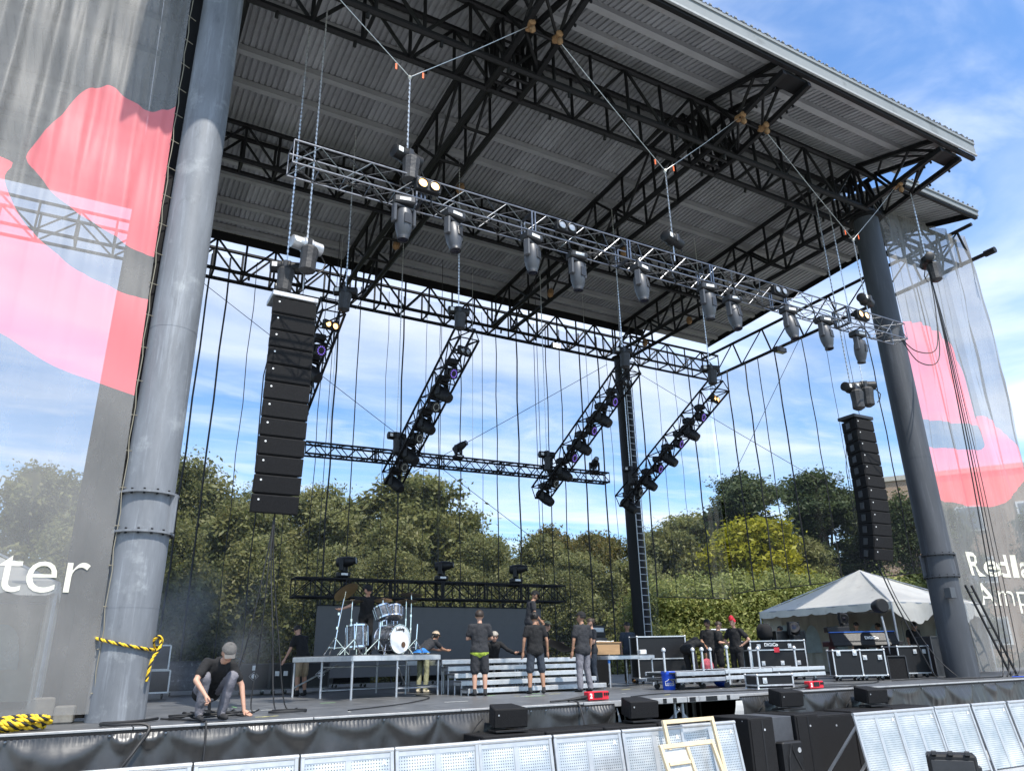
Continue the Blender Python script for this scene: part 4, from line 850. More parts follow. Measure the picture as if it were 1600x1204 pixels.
# ------------------------------------------------------------------ hanging line arrays
def cabinet_mesh(W=.88, H=.345, D=.62):
    f = [(-W/2, 0), (W/2, 0), (W*.30, D), (-W*.30, D)]
    mb = MB().prism(f, -H/2, H/2); return mb.mesh('cabinet', CABPAINT, bevel=.012)
CABM = cabinet_mesh(); GRM = MB().box((0, -.008, 0), (.83, .016, .305)).mesh('grille', GRILLE, bevel=.005)
DOTM = MB().lathe([(.001, .004), (.019, .003), (.019, 0)], (-.31, -.017, .075), (0, -1, 0), 12).mesh('logo_badge', WHITEP)
HANDM = MB().box((-.355, .33, 0), (.03, .2, .2), RZ(-.37)).mesh('side_bracket', GREYD, bevel=.01)
def line_array(label, x, y, ztop, n, rz):
    r = thing('line_array', label, 'loudspeaker', (x, y, ztop), rz)
    MB().box((0, .28, .06), (.92, .62, .10)).build('flying_frame', ALUD if x < 5 else GREYD, r, bevel=.012)
    z = -.02; yy = 0; ang = -.02
    for k in range(n):
        ang += .006 + .0032*k*(k > n*.45); H = .350
        M_ = T(0, yy, z-H/2*cos(ang)) @ Matrix.Rotation(ang, 4, 'X')
        c = obj('speaker_cabinet', CABM, r, M_); obj('grille', GRM, c); obj('logo_badge', DOTM, c); obj('side_bracket', HANDM, c)
        yy += sin(ang)*H; z -= cos(ang)*H+.012
    MB().tube([(-.2, .5, -.1), (-.36, .66, -1.5), (-.33, .7, -3.2), (-.1, .55, z)], .012, 5).build('signal_cable', CABLE, r)
    return z
line_array('hanging black speaker column beside the left column', 2.15, .35, 9.2, 12, 0.0)
line_array('hanging black speaker column beside the right column', 19.75, .35, 9.08, 12, 0.0)
def loose_cable(pts, r, label, name='cable', mt=None):
    P_ = catmull_open(pts); return tag(MB().tube(P_, r, 6).build(name, mt or CABLE, None, 60), label, 'cable')
def catmull_open(P, k=7):
    P = [np.array(p, float) for p in P]; out = []
    for i in range(len(P)-1):
        p0 = P[max(i-1, 0)]; p1 = P[i]; p2 = P[i+1]; p3 = P[min(i+2, len(P)-1)]
        for q in range(k):
            t = q/k; out.append(.5*((2*p1)+(p2-p0)*t+(2*p0-5*p1+4*p2-p3)*t*t+(3*p1-p0-3*p2+p3)*t**3))
    out.append(P[-1]); return [V(p) for p in out]
for k, (dx, dy, lb) in enumerate(((-.15, 0, 'leftmost cable dropping from the left speaker column to the deck'), (.05, .15, 'second cable dropping from the left speaker column to the deck'), (.18, -.1, 'third cable dropping from the left speaker column to the deck'), (.3, .1, 'rightmost cable dropping from the left speaker column to the deck'))):
    loose_cable([(2.2, .7, 4.95), (2.15+dx*.3, .65, 4.0), (2.1+dx*1.2, .6+dy, 2.7), (2.0+dx*2.2, .5+dy*2, 1.6), (2.1+dx*2.5, .35+dy*2, 1.53)], .012, lb)
loose_cable([(19.7, .8, 4.9), (19.9, .7, 4.0), (20.2, .4, 2.6), (20.5, .2, 1.6), (20.8, .1, 1.53)], .022, 'black cable bundle from the right hanging speakers to the deck')
loose_cable([(19.85, .8, 4.9), (20.1, .6, 3.6), (20.6, .2, 2.2), (20.9, -.2, 1.55)], .014, 'thin cable beside the bundle below the right hanging speakers')
for k, (a, lb) in enumerate(((0, 'leftmost of the cables hanging before the right banner'), (.22, 'second of the cables hanging before the right banner'), (.4, 'third of the cables hanging before the right banner'), (.62, 'rightmost of the cables hanging before the right banner'))):
    loose_cable([(21.95, FY, 13.7), (22.05+a*.4, FY+.1, 11), (22.2+a*.8, FY+.35, 7), (22.4+a*1.2, -.8, 3.2), (22.5+a*1.4, -.6, 1.8), (22.2+a, -.7, 1.53)], .02 if k < 2 else .012, lb)
for k, (dz, lb) in enumerate(((0, 'upper cable loop from the truss end to the loom hoist'), (-.35, 'lower cable loop from the truss end to the loom hoist'))):
    loose_cable([(19.5, FY, 11.1), (20.2, FY, 10.75+dz), (21.2, FY-.05, 11.0+dz), (21.75, FY, 12.4), (21.9, FY, 13.7)], .016, lb)

# ------------------------------------------------------------------ video wall
led = thing('video_wall', 'dark grey LED video wall hanging behind the drum kit', 'video screen', (5.6, 10.05, 1.82))
LPM = MB().box((.25, 0, .26), (.4995, .07, .5195)).mesh('led_panel', LEDM)
for i in range(16):
    for j in range(4): obj('led_panel', LPM, led, T(i*.5, 0, j*.52))
for i in range(17): MB().box((i*.5, 0, 2.13), (.06, .06, .26)).build('hanging_bar', STEEL, led)
MB().box((4.0, 0, 2.1), (8.0, .06, .04)).build('header_beam', STEEL, led)

pts = [(1.6+.45*k, FY+.1*sin(k*1.9), 10.93+.05*sin(k*2.7)-(.10 if k % 3 == 1 else 0)) for k in range(39)]
loose_cable(pts, .016, 'black power cable draped along the silver front truss')
pts = [(1.9+.45*k, FY-.12+.06*sin(k*1.3+1), 11.0+.04*sin(k*3.7)-(.22 if k % 4 == 2 else 0)) for k in range(38)]
loose_cable(pts, .010, 'thin looping data cable along the silver front truss')
for k, x in enumerate((3.9, 9.1, 12.2, 15.1)):
    loose_cable([(x, FY-.2, 11.35), (x+.25, FY-.25, 11.15), (x+.35, FY-.25, 10.75), (x+.62, FY-.2, 10.7), (x+.8, FY-.15, 10.95)], .012, ['cable loop beside the left hoist on the front truss', 'cable loop left of the centre hoist on the front truss', 'cable loop right of the centre hoist on the front truss', 'cable loop near the right end of the front truss'][k])
# ------------------------------------------------------------------ people
SKIN = mat('skin', (.46, .26, .18), .55, 0, .08, 20); SKIN2 = mat('tan_skin', (.34, .18, .11), .55, 0, .08, 20)
HAIRD = mat('dark_hair', (.007, .005, .004), .6, 0, .3, 40); HAIRB = mat('brown_hair', (.026, .015, .009), .6, 0, .3, 40); HAIRG = mat('greying_hair', (.30, .27, .23), .6, 0, .25, 40); HAIRR = mat('bright_red_hair', (.62, .012, .03), .55, 0, .25, 40)
HAIRO = mat('ginger_hair', (.35, .10, .025), .6, 0, .25, 40)
def cloth(name, c): return mat(name, c, .88, 0, .18, 9, .5, 30)
C_BLK = cloth('black_cotton', (.007, .007, .008)); C_CHAR = cloth('charcoal_cotton', (.020, .021, .025)); C_GREY = cloth('grey_canvas', (.16, .155, .175)); C_KHAKI = cloth('khaki_canvas', (.33, .26, .17)); C_NAVY = cloth('navy_denim', (.03, .038, .052))
C_LIME = cloth('lime_cotton', (.42, .52, .06)); C_SAGE = cloth('sage_canvas', (.26, .26, .16)); C_WHITE = cloth('white_cotton', (.68, .68, .70)); C_BEIGE = cloth('beige_cotton', (.50, .38, .26)); C_PINK = cloth('pink_cotton', (.62, .10, .18)); C_GCAP = cloth('grey_cap_cloth', (.10, .095, .09))
C_CAMO = cloth('camouflage_cloth', (.20, .19, .11)); SHOEB = cloth('black_shoe', (.02, .02, .022)); SHOET = cloth('tan_boot', (.30, .15, .05)); SHOEC = cloth('cream_shoe', (.55, .48, .36)); EYE = mat('dark_eye', (.01, .01, .01), .3, 0, 0); LIP = mat('lip', (.34, .13, .10), .5, 0, 0)
from mathutils import noise as mnoise
BODIES = []
def person(label, loc, face, pose=None, top=C_BLK, sleeve=.6, bot=C_BLK, short=False, shoe=SHOEB, skin=SKIN, hair=('short', HAIRD), hat=None, beard=None, look=(0, 0), h=1.76, bulk=1.0, hem=None, glasses=False, fine=.0165, group=None, top_long=1, extra=None):
    """+Y is the way the person faces; joints in metres for a 1.76 m figure"""
    J = dict(pel=(0, 0, .95), wai=(0, .0, 1.10), che=(0, .01, 1.30), nek=(0, -.01, 1.485), hed=(0, .02, 1.645),
             shR=(.185, -.01, 1.42), elR=(.235, -.03, 1.14), wrR=(.25, .05, .90), shL=(-.185, -.01, 1.42), elL=(-.235, -.03, 1.14), wrL=(-.25, .05, .90),
             hiR=(.095, 0, .92), knR=(.11, .02, .50), anR=(.115, -.03, .085), hiL=(-.095, 0, .92), knL=(-.11, .02, .50), anL=(-.115, -.03, .085), fR=.15, fL=-.15, hdR=None, hdL=None)
    if pose: J.update(pose)
    J = {k: (V(v) if isinstance(v, tuple) else v) for k, v in J.items()}
    segs = []            # (a, b, ra, rb, slot)
    S_, T_, B_, H_ = 0, 1, 2, 4
    def sg(a, b, ra, rb, s_): segs.append((V(a), V(b), ra*bulk if s_ in (1, 2) else ra, rb*bulk if s_ in (1, 2) else rb, s_))
    spine = (J['nek']-J['pel']).normalized(); lat = (J['shR']-J['shL']).normalized(); hl = (J['hiR']-J['hiL']).normalized(); fwd = lat.cross(spine).normalized()*-1
    if fwd.dot(V((0, 1, 0))) < 0 and abs(fwd.y) > .3: fwd = -fwd
    fwd = spine.cross(lat).normalized()
    for sx in (-1, 1):
        sg(J['che']+lat*sx*.085, J['wai']+hl*sx*.075, .098, .092, T_); sg(J['wai']+hl*sx*.075, J['pel']+hl*sx*.07+V((0, 0, -.01)), .092, .098, T_ if top_long >= 0 else B_)
        sg(J['che']+lat*sx*.07+spine*.06, J['nek']+lat*sx*.05-spine*.06, .085, .05, T_)
    sg(J['shR']-lat*.03, J['shL']+lat*.03, .062, .062, T_)
    sg(J['pel']+hl*.07-spine*.01, J['pel']-hl*.07-spine*.01, .108, .108, B_ if top_long == 0 else T_)
    for k in range(4): c_ = J['pel'].lerp(J['che'], k/3); sg(c_+fwd*.015, c_+(J['che']-J['pel'])*.2+fwd*.015, .105, .108, T_); sg(c_-fwd*.022, c_+(J['che']-J['pel'])*.2-fwd*.022, .100, .104, T_)
    sg(J['che']+spine*.03-fwd*.01, J['nek']-spine*.03, .105, .06, T_); [sg(J['pel']+hl*.075-spine*q_, J['pel']-hl*.075-spine*q_,   .122, .122, T_ if top_long else B_) for q_ in (.015, .05)]
    hp = J['hed']; sg(J['nek']-spine*.01, hp+V((0, -.01, -.07)), .054, .050, S_)
    yaw, pit = look; HM = (Matrix.Rotation(yaw, 3, 'Z') @ Matrix.Rotation(pit, 3, 'X'))
    def hd(x, y, z): return hp+HM @ V((x, y, z))
    sg(hd(0, -.02, .045), hd(0, .005, -.02), .089, .078, S_); sg(hd(0, .025, -.03), hd(0, .045, -.075), .062, .044, S_); sg(hd(0, .085, .0), hd(0, .102, -.028), .014, .017, S_)
    for sx in (-1, 1): sg(hd(sx*.083, -.01, .01), hd(sx*.083, -.012, -.03), .02, .016, S_)
    for s_, n_ in ((1, 'R'), (-1, 'L')):
        a, e, w_ = J['sh'+n_], J['el'+n_], J['wr'+n_]
        if sleeve >= 2: sg(a, e, .064, .052, T_); sg(e, w_, .052, .042, T_)
        else:
            c = a.lerp(e, sleeve); sg(a, c, .066, .064, T_); sg(c.lerp(a, .2), e, .046, .040, S_); sg(e, w_, .042, .027, S_)
        hp_, k, f = J['hi'+n_], J['kn'+n_], J['an'+n_]
        if short: sg(hp_, hp_.lerp(k, .97), .098, .092, B_); sg(hp_.lerp(k, .8), k, .062, .056, S_); sg(k, k.lerp(f, .35), .056, .060, S_); sg(k.lerp(f, .35), f, .060, .038, S_)
        else: sg(hp_, k, .096, .072, B_); sg(k, f+V((0, 0, .02)), .072, .062, B_)
        ft = J['f'+n_]; dr = V((sin(ft), cos(ft), 0)) if not isinstance(ft, Vector) else ft
        sg(f+V((0, 0, .03)), f+V((0, 0, -.035))-dr*.03, .046, .046, 5); sg(f+V((0, 0, -.045))-dr*.035, f+dr*.10+V((0, 0, -.048)), .040, .043, 5); sg(f+dr*.10+V((0, 0, -.048)), f+dr*.165+V((0, 0, -.055)), .043, .034, 5)
    if extra:
        for q in extra: sg(*q)
    mb = MB()
    for a, b, ra, rb, s_ in segs:
        d = b-a; L = d.length; ax = d/L if L > 1e-4 else V((0, 0, 1)); pr = []
        for i in range(5): t = -pi/2+i*pi/8; pr.append((ra*cos(t)+1e-4, ra*sin(t)))
        for i in range(5): t = i*pi/8; pr.append((rb*cos(t)+1e-4, L+rb*sin(t)))
        mb.lathe(pr, a, ax, 12)
    root = thing('person', label, 'person', loc, face, group); root.scale = (h/1.76,)*3
    raw = obj('body', mb.mesh('body', SKIN), root); md = raw.modifiers.new('r', 'REMESH'); md.mode = 'VOXEL'; md.voxel_size = fine
    sm = raw.modifiers.new('s', 'SMOOTH'); sm.factor = .5; sm.iterations = 5
    post = MB()
    for sx in (-1, 1): post.ell(hd(sx*.032, .083, .012), (.013, .008, .008), 8, 5, HM, 6)
    post.ell(hd(0, .088, -.055), (.024, .008, .007), 8, 5, HM, 7)
    for n_ in 'RL':            # hands: palm, four fingers with knuckles, thumb
        w_, e = J['wr'+n_], J['el'+n_]; dr = J['hd'+n_] if J['hd'+n_] is not None else (w_-e).normalized(); dr = V(dr).normalized()
        side = V((1 if n_ == 'R' else -1, 0, 0)); pn = dr.cross(V((0, 1, 0)) if abs(dr.y) < .8 else V((1, 0, 0))).normalized(); u = dr.cross(pn).normalized()
        if u.y < 0: u = -u; 
        pn = u.cross(dr)
        curl = J.get('curl'+n_, .35)
        post.tube([w_-dr*.01, w_+dr*.04, w_+dr*.085], .03, 8, 0, [.026, .036, .034])
        for q in range(4):
            b0 = w_+dr*.08+u*(.027-.018*q); L = (.07, .078, .072, .058)[q]; sd_ = pn*(-1 if n_ == 'R' else 1)
            m1 = b0+dr*L*.5*cos(curl*.5)+sd_*L*.5*sin(curl*.5); m2 = m1+dr*L*.5*cos(curl*1.6)+sd_*L*.5*sin(curl*1.6); post.tube([b0, m1, m2], .009, 6, 0, [.0105, .0095, .0075])
        post.tube([w_+dr*.03+u*.025, w_+dr*.055+u*.052, w_+dr*.085+u*.060], .010, 6, 0, [.013, .011, .009])
    mats = [skin, top, bot, hem or top, top, shoe, EYE, LIP]
    # hair, hat, beard, glasses are children of the person
    kids = []
    R4 = HM
    def shell(keep, r, c=(0, -.012, .03), nu=20, nv=14):
        m_ = MB(); vs = []; 
        for i in range(nv+1):
            a = -pi/2+pi*i/nv
            for j in range(nu):
                g = 2*pi*j/nu; vs.append(V((r[0]*cos(a)*cos(g), r[1]*cos(a)*sin(g), r[2]*sin(a)))+V(c))
        fs = []
        for i in range(nv):
            for j in range(nu):
                f = (i*nu+j, i*nu+(j+1) % nu, (i+1)*nu+(j+1) % nu, (i+1)*nu+j); ct = sum((vs[q] for q in f), V())/4
                if keep(ct-V(c)): fs.append(f)
        return m_.add([hp+R4 @ (p+V((random.uniform(-.003, .003),)*3)) for p in vs], fs)
    if hair and hair[0] != 'none':
        st, hm_ = hair
        if st == 'short': kids.append(('hair', shell(lambda p: p.z > .03 or (p.y < -.01 and p.z > -.055), (.100, .116, .110)), hm_))
        if st == 'bun': kids.append(('hair', shell(lambda p: p.z > .02 or (p.y < -.01 and p.z > -.06), (.099, .115, .109)).ell(hd(0, -.115, .06), (.042, .04, .042), 10, 8), hm_))
        if st == 'pony': kids.append(('hair', shell(lambda p: p.z > .02 or (p.y < .0 and p.z > -.07), (.100, .116, .110)).tube([hd(0, -.11, .0), hd(0, -.15, -.06), hd(0, -.14, -.16)], .03, 8, 0, [.03, .038, .012]), hm_))
        if st == 'bob': kids.append(('hair', shell(lambda p: p.z > .03 or p.y < .02, (.108, .118, .122)), hm_))
        if st == 'mohawk': kids.append(('hair', shell(lambda p: p.z > .0 and p.y < .06, (.102, .116, .116)).tube([hd(0, .07, .10), hd(.0, .04, .135), hd(.01, -.04, .145), hd(0, -.10, .10)], .03, 8, 0, [.03, .07, .07, .04]), hm_))
        if st == 'curly': kids.append(('hair', shell(lambda p: p.z > .01 or p.y < 0, (.125, .125, .13)), hm_))
    if hat:
        back, hmt = hat; s_ = -1 if back else 1
        m_ = shell(lambda p: p.z > .028, (.108, .122, .124)); bp = []
        for i in range(9): a = -1.0+i*.25; bp.append((sin(a)*.086, s_*(.085+.085*cos(a)**.6)))
        top_ = [hd(x, y, .045-abs(x)*.25) for x, y in bp]; inn = [hd(x, s_*.06, .058) for x, y in bp]
        m_.add(top_+inn, [(i, i+1, 9+i+1, 9+i) for i in range(8)]); kids.append(('cap', m_, hmt))
    if beard: kids.append(('beard', shell(lambda p: p.y > .01 and p.z < -.045, (.075, .098, .10), (0, .0, -.01)), beard))
    if glasses: m_ = MB(); [m_.ell(hd(sx*.034, .092, .014), (.026, .008, .017), 10, 6, HM) for sx in (-1, 1)]; m_.bar(hd(-.085, .0, .02), hd(-.05, .088, .016), .004); m_.bar(hd(.085, .0, .02), hd(.05, .088, .016), .004); kids.append(('sunglasses', m_, EYE))
    BODIES.append((raw, segs, post, mats, (J['pel'].z-.135, hem is not None)))
    for nme, m_, mt_ in kids: m_.build(nme, mt_, root, 60)
    return root
def finish_people():
    dg = bpy.context.evaluated_depsgraph_get()
    for raw, segs, post, mats, bulk in BODIES:
        me = bpy.data.meshes.new_from_object(raw.evaluated_get(dg)); raw.modifiers.clear()
        nv = len(me.vertices); co = np.empty(nv*3, np.float32); me.vertices.foreach_get('co', co); co = co.reshape(-1, 3)
        nf = len(me.polygons); fv = [tuple(p.vertices) for p in me.polygons]; cen = np.array([co[list(f)].mean(0) for f in fv])
        best = np.full(nf, 1e9); slot = np.zeros(nf, int)
        for a, b, ra, rb, s_ in segs:
            a = np.array(a); d = np.array(b)-a; L2 = max(d@d, 1e-9); t = np.clip(((cen-a)@d)/L2, 0, 1); ds = np.linalg.norm(cen-a-t[:, None]*d, axis=1)-(ra+(rb-ra)*t)
            mk = ds < best; best[mk] = ds[mk]; slot[mk] = s_
        no = np.array([p.vector for p in me.vertex_normals], np.float32)[:nv] if hasattr(me, 'vertex_normals') else np.array([v.normal for v in me.vertices])
        vc = np.zeros(nv)
        for f, s_ in zip(fv, slot):
            if s_ in (1, 2, 3):
                for q in f: vc[q] = 1
        for q in np.nonzero(vc)[0]:
            p = V(co[q]); n1 = mnoise.noise(V((p.x*9, p.y*9, p.z*5+p.x*4))); n2 = mnoise.noise(V((p.x*16+5, p.y*16, p.z*11)))
            co[q] += no[q]*(.016*(abs(n1)-.25)+.007*n2)
        if bulk[1]: slot[(slot == 1) & (cen[:, 2] < bulk[0]+.06)] = 3
        mb = MB(); mb.v = [tuple(map(float, c)) for c in co]; mb.f = [list(f) for f in fv]; mb.m = [int(s_) for s_ in slot]
        o_ = len(mb.v); mb.v += post.v; mb.f += [[i+o_ for i in f] for f in post.f]; mb.m += post.m
        raw.data = mb.mesh('body', mats, 75); bpy.data.meshes.remove(me)
D = radians
def stand(dx=.0, lean=0): return {}
ARMX = dict(elR=(.27, .02, 1.17), wrR=(.10, .20, 1.17), hdR=(-1, .1, 0), elL=(-.27, .02, 1.17), wrL=(-.10, .22, 1.20), hdL=(1, .1, 0))
# crouching man at the stage edge (left)
person('crouching man in black shirt, grey trousers and cap at the stage edge', (1.2, -1.2, SZ), D(180+12), dict(
    pel=(0, -.30, .40), wai=(0, -.20, .53), che=(.0, .02, .68), nek=(.0, .18, .80), hed=(-.02, .30, .90),
    shR=(.20, .08, .78), elR=(.36, .20, .55), wrR=(.25, .36, .34), hdR=(-.25, .5, -.8), shL=(-.18, .08, .74), elL=(-.33, .12, .46), wrL=(-.36, .22, .12), hdL=(-.35, .7, -.35), curlR=1.2, curlL=.1,
    hiR=(.10, -.30, .40), knR=(.20, .10, .58), anR=(.17, -.06, .10), hiL=(-.10, -.30, .40), knL=(-.17, .13, .58), anL=(-.13, -.03, .10), fR=.1, fL=-.1),
    C_BLK, .62, C_GREY, False, SHOEB, SKIN, ('short', HAIRB), (False, C_GCAP), HAIRB, (D(-12), D(-38)), 1.8, 1.08, fine=.014)
# man at far left, back turned, leaning on cases
person('man in khaki shorts and black shirt with back turned at the road cases', (4.35, 6.4, SZ), D(25), dict(wai=(0, .03, 1.1), che=(0, .12, 1.28), nek=(0, .2, 1.44), hed=(0, .29, 1.56), shR=(.185, .15, 1.38), elR=(.24, .24, 1.12), wrR=(.26, .34, .9), shL=(-.185, .15, 1.38), elL=(-.25, .2, 1.1), wrL=(-.32, .3, .86)),
    C_BLK, .62, C_KHAKI, True, SHOEB, SKIN, ('short', HAIRD), None, None, (0, D(-30)), 1.74)
# drummer behind the kit
UX, VY = V((cos(D(15)), sin(D(15)), 0)), V((-sin(D(15)), cos(D(15)), 0)); RC = V((4.63, 3.2, 0)); RZT = 2.41
def ris(u, v, z=0): return RC+UX*u+VY*v+V((0, 0, RZT+z))
person('man in black shirt and cap spreading his arms behind the drum kit', ris(1.45, 1.75), D(170), dict(wai=(0, .04, 1.08), che=(0, .1, 1.24), nek=(.0, .14, 1.40), hed=(0, .2, 1.53), shR=(.2, .12, 1.33), elR=(.44, .18, 1.16), wrR=(.66, .28, 1.08), hdR=(1, .2, -.1), shL=(-.2, .12, 1.33), elL=(-.42, .2, 1.12), wrL=(-.64, .32, 1.02), hdL=(-1, .2, 0)),
    C_BLK, .6, C_BLK, False, SHOEB, SKIN, ('short', HAIRD), (False, C_BLK), HAIRD, (D(10), D(-22)), 1.76)
# person in sage trousers bending toward the steps
person('person in pale green trousers and pink cap bending toward the steps', (7.1, 5.15, SZ), D(-62), dict(pel=(0, -.12, .93), wai=(0, .0, 1.05), che=(0, .22, 1.17), nek=(0, .40, 1.28), hed=(0, .52, 1.38), shR=(.17, .3, 1.24), elR=(.22, .52, 1.06), wrR=(.2, .76, 1.02), hdR=(0, 1, 0), shL=(-.17, .3, 1.24), elL=(-.2, .56, 1.08), wrL=(-.16, .8, 1.04), hdL=(0, 1, 0)),
    C_CHAR, .6, C_SAGE, False, SHOEC, SKIN2, ('pony', HAIRD), (False, C_BEIGE), None, (0, D(-12)), 1.72)
person('man seen from behind in charcoal shirt with lime hem, arms folded', (7.36, 2.45, SZ), D(-22), dict(ARMX), C_CHAR, .62, C_CHAR, True, SHOEB, SKIN, ('short', HAIRB), None, None, (D(-8), 0), 1.82, 1.12, hem=C_LIME)
person('woman in black cardigan and sunglasses leaning behind the steps', (9.15, 5.2, SZ), D(165), dict(pel=(0, -.15, .78), wai=(0, -.05, .92), che=(0, .06, 1.10), nek=(0, .13, 1.25), hed=(0, .2, 1.37), shR=(.18, .09, 1.19), elR=(.34, .14, 1.0), wrR=(.36, .36, .86), hdR=(.2, 1, -.2), shL=(-.18, .09, 1.19), elL=(-.38, .16, 1.02), wrL=(-.52, .36, .94), hdL=(-.6, .8, 0), knR=(.12, .1, .45), knL=(-.12, .1, .45), anR=(.12, -.2, .09), anL=(-.12, -.2, .09), hiR=(.09, -.15, .76), hiL=(-.09, -.15, .76)),
    C_BLK, 2, C_BLK, False, SHOEB, SKIN, ('bob', HAIRG), None, None, (D(-6), D(-12)), 1.7, 1.1, glasses=True)
person('man in black with cap and glasses standing on the platform above the steps', (10.05, 4.75, 2.28), D(-100), dict(che=(0, .06, 1.29), nek=(0, .1, 1.46), hed=(0, .17, 1.60), elR=(.24, .06, 1.13), wrR=(.2, .24, .94), elL=(-.24, .06, 1.13), wrL=(-.2, .24, .94), shR=(.19, .05, 1.4), shL=(-.19, .05, 1.4)), C_CHAR, .6, C_BLK, False, SHOEB, SKIN2, ('short', HAIRD), (False, C_BLK), HAIRD, (0, D(-30)), 1.76, glasses=True)
person('man seen from behind in black shirt and black shorts, arms hanging', (8.72, 2.25, SZ), D(-18), dict(elR=(.27, -.02, 1.14), wrR=(.29, .03, .88), elL=(-.27, -.02, 1.14), wrL=(-.29, .03, .88), anR=(.16, -.03, .085), anL=(-.16, -.03, .085), knR=(.14, .02, .5), knL=(-.14, .02, .5)), C_BLK, .58, C_NAVY, True, SHOEB, SKIN2, ('bun', HAIRD), None, None, (D(-25), 0), 1.78, 1.04)
person('man in camouflage cap and black shirt working behind the platform', (11.2, 6.0, SZ), D(-105), dict(che=(0, .06, 1.3), nek=(0, .1, 1.46), hed=(0, .16, 1.6), elR=(.25, .14, 1.16), wrR=(.22, .42, 1.12), hdR=(0, 1, 0), elL=(-.25, .14, 1.16), wrL=(-.2, .4, 1.1), hdL=(0, 1, 0)), C_BLK, .6, C_BLK, False, SHOEB, SKIN, ('short', HAIRB), (False, C_CAMO), None, (D(20), D(-15)), 1.8)
person('man in black shirt and grey cargo trousers seen from behind', (9.95, 2.1, SZ), D(5), dict(elR=(.26, .0, 1.14), wrR=(.27, .06, .88), elL=(-.26, .0, 1.14), wrL=(-.27, .06, .88), anR=(.15, -.03, .085), anL=(-.15, -.03, .085)), C_CHAR, .64, C_GREY, False, SHOEB, SKIN2, ('short', HAIRD), (False, C_BLK), None, (D(35), 0), 1.78, 1.14)
person('man with hair bun in charcoal shirt and dark jeans beside the table', (11.55, 4.0, SZ), D(75), dict(elR=(.25, .04, 1.14), wrR=(.2, .25, 1.0), elL=(-.25, .04, 1.14), wrL=(-.2, .25, 1.02)), C_CHAR, .6, C_NAVY, False, SHOEB, SKIN, ('bun', HAIRB), None, HAIRB, (0, D(-12)), 1.75, 1.05)
person('person in dark clothes and tan boots half hidden beside the tall case', (14.3, 6.0, SZ), D(165), None, C_NAVY, .6, C_BLK, False, SHOET, SKIN2, ('short', HAIRD), None, None, (0, D(-20)), 1.75)
person('man in black bending far down behind the silver cart', (14.65, 3.5, SZ), D(-72), dict(pel=(0, -.25, .92), wai=(0, -.1, 1.03), che=(0, .14, 1.08), nek=(0, .36, 1.05), hed=(0, .50, .98), shR=(.18, .26, 1.02), elR=(.2, .36, .76), wrR=(.17, .42, .5), shL=(-.18, .26, 1.02), elL=(-.2, .36, .76), wrL=(-.17, .44, .5), hiR=(.1, -.22, .9), hiL=(-.1, -.22, .9), knR=(.11, -.1, .5), knL=(-.11, -.1, .5), anR=(.11, -.08, .085), anL=(-.11, -.08, .085)), C_BLK, .62, C_BLK, False, SHOEB, SKIN2, ('none', HAIRD), None, None, (0, D(-70)), 1.78, 1.08)
person('bearded man in sunglasses and cap standing behind the bending man', (17.0, 5.3, SZ), D(150), dict(wrR=(.18, .2, 1.0), wrL=(-.18, .2, 1.0)), C_BLK, .6, C_BLK, False, SHOEB, SKIN2, ('short', HAIRD), (False, C_BLK), HAIRD, (D(20), 0), 1.80, glasses=True)
person('person in black shirt and black shorts looking at a phone', (16.25, 4.1, SZ), D(-140), dict(elR=(.25, .06, 1.13), wrR=(.1, .3, 1.12), hdR=(-.6, .7, .1), elL=(-.25, .06, 1.13), wrL=(-.1, .3, 1.12), hdL=(.6, .7, .1), hed=(0, .05, 1.63)), C_BLK, .68, C_BLK, True, SHOEB, SKIN, ('short', HAIRB), None, None, (0, D(-25)), 1.70, 1.15)
person('person with bright red mohawk hair in black, hands on hips', (16.05, 3.2, SZ), D(105), dict(elR=(.40, -.08, 1.16), wrR=(.20, .0, 1.0), hdR=(-.6, .3, -.3), elL=(-.40, -.08, 1.16), wrL=(-.20, .0, 1.0), hdL=(.6, .3, -.3), hed=(0, .05, 1.64)), C_BLK, .62, C_BLK, False, SHOEB, SKIN, ('mohawk', HAIRR), None, None, (D(5), D(-20)), 1.74, 1.18)
person('person in white shirt standing behind the left console case', (21.3, 6.2, SZ), D(30), None, C_WHITE, .6, C_BLK, False, SHOEB, SKIN2, ('short', HAIRD), None, None, (0, 0), 1.66, 1.1, fine=.02)
person('person with curly ginger hair half hidden behind the left console case', (20.4, 5.3, SZ), D(170), dict(pel=(0, 0, .6), wai=(0, 0, .75), che=(0, .02, .95), nek=(0, .02, 1.12), hed=(0, .05, 1.27), shR=(.18, 0, 1.05), shL=(-.18, 0, 1.05), elR=(.22, .1, .8), elL=(-.22, .1, .8), wrR=(.15, .3, .75), wrL=(-.15, .3, .75), hiR=(.09, 0, .58), hiL=(-.09, 0, .58), knR=(.1, .3, .5), knL=(-.1, .3, .5), anR=(.1, .2, .09), anL=(-.1, .2, .09)), C_PINK, .6, C_BLK, False, SHOEB, SKIN, ('curly', HAIRO), None, None, (0, 0), 1.7, fine=.02)
person('man in black behind the mixing console, head above the desk', (24.4, 5.4, SZ), D(140), None, C_BLK, .6, C_BLK, False, SHOEB, SKIN2, ('short', HAIRD), None, None, (0, D(-25)), 1.76, fine=.02)
person('man in black with his back turned inside the tent right of the console', (26.2, 5.8, SZ), D(20), None, C_BLK, .6, C_BLK, False, SHOEB, SKIN2, ('short', HAIRD), None, None, (0, 0), 1.76, fine=.02)
person('dark haired man in black at the right tent window', (25.6, 4.0, SZ), D(150), dict(che=(0, .06, 1.28), nek=(0, .1, 1.43), hed=(0, .18, 1.58)), C_BLK, .6, C_BLK, False, SHOEB, SKIN2, ('short', HAIRD), None, None, (D(-20), D(-35)), 1.75, fine=.02)
finish_people()
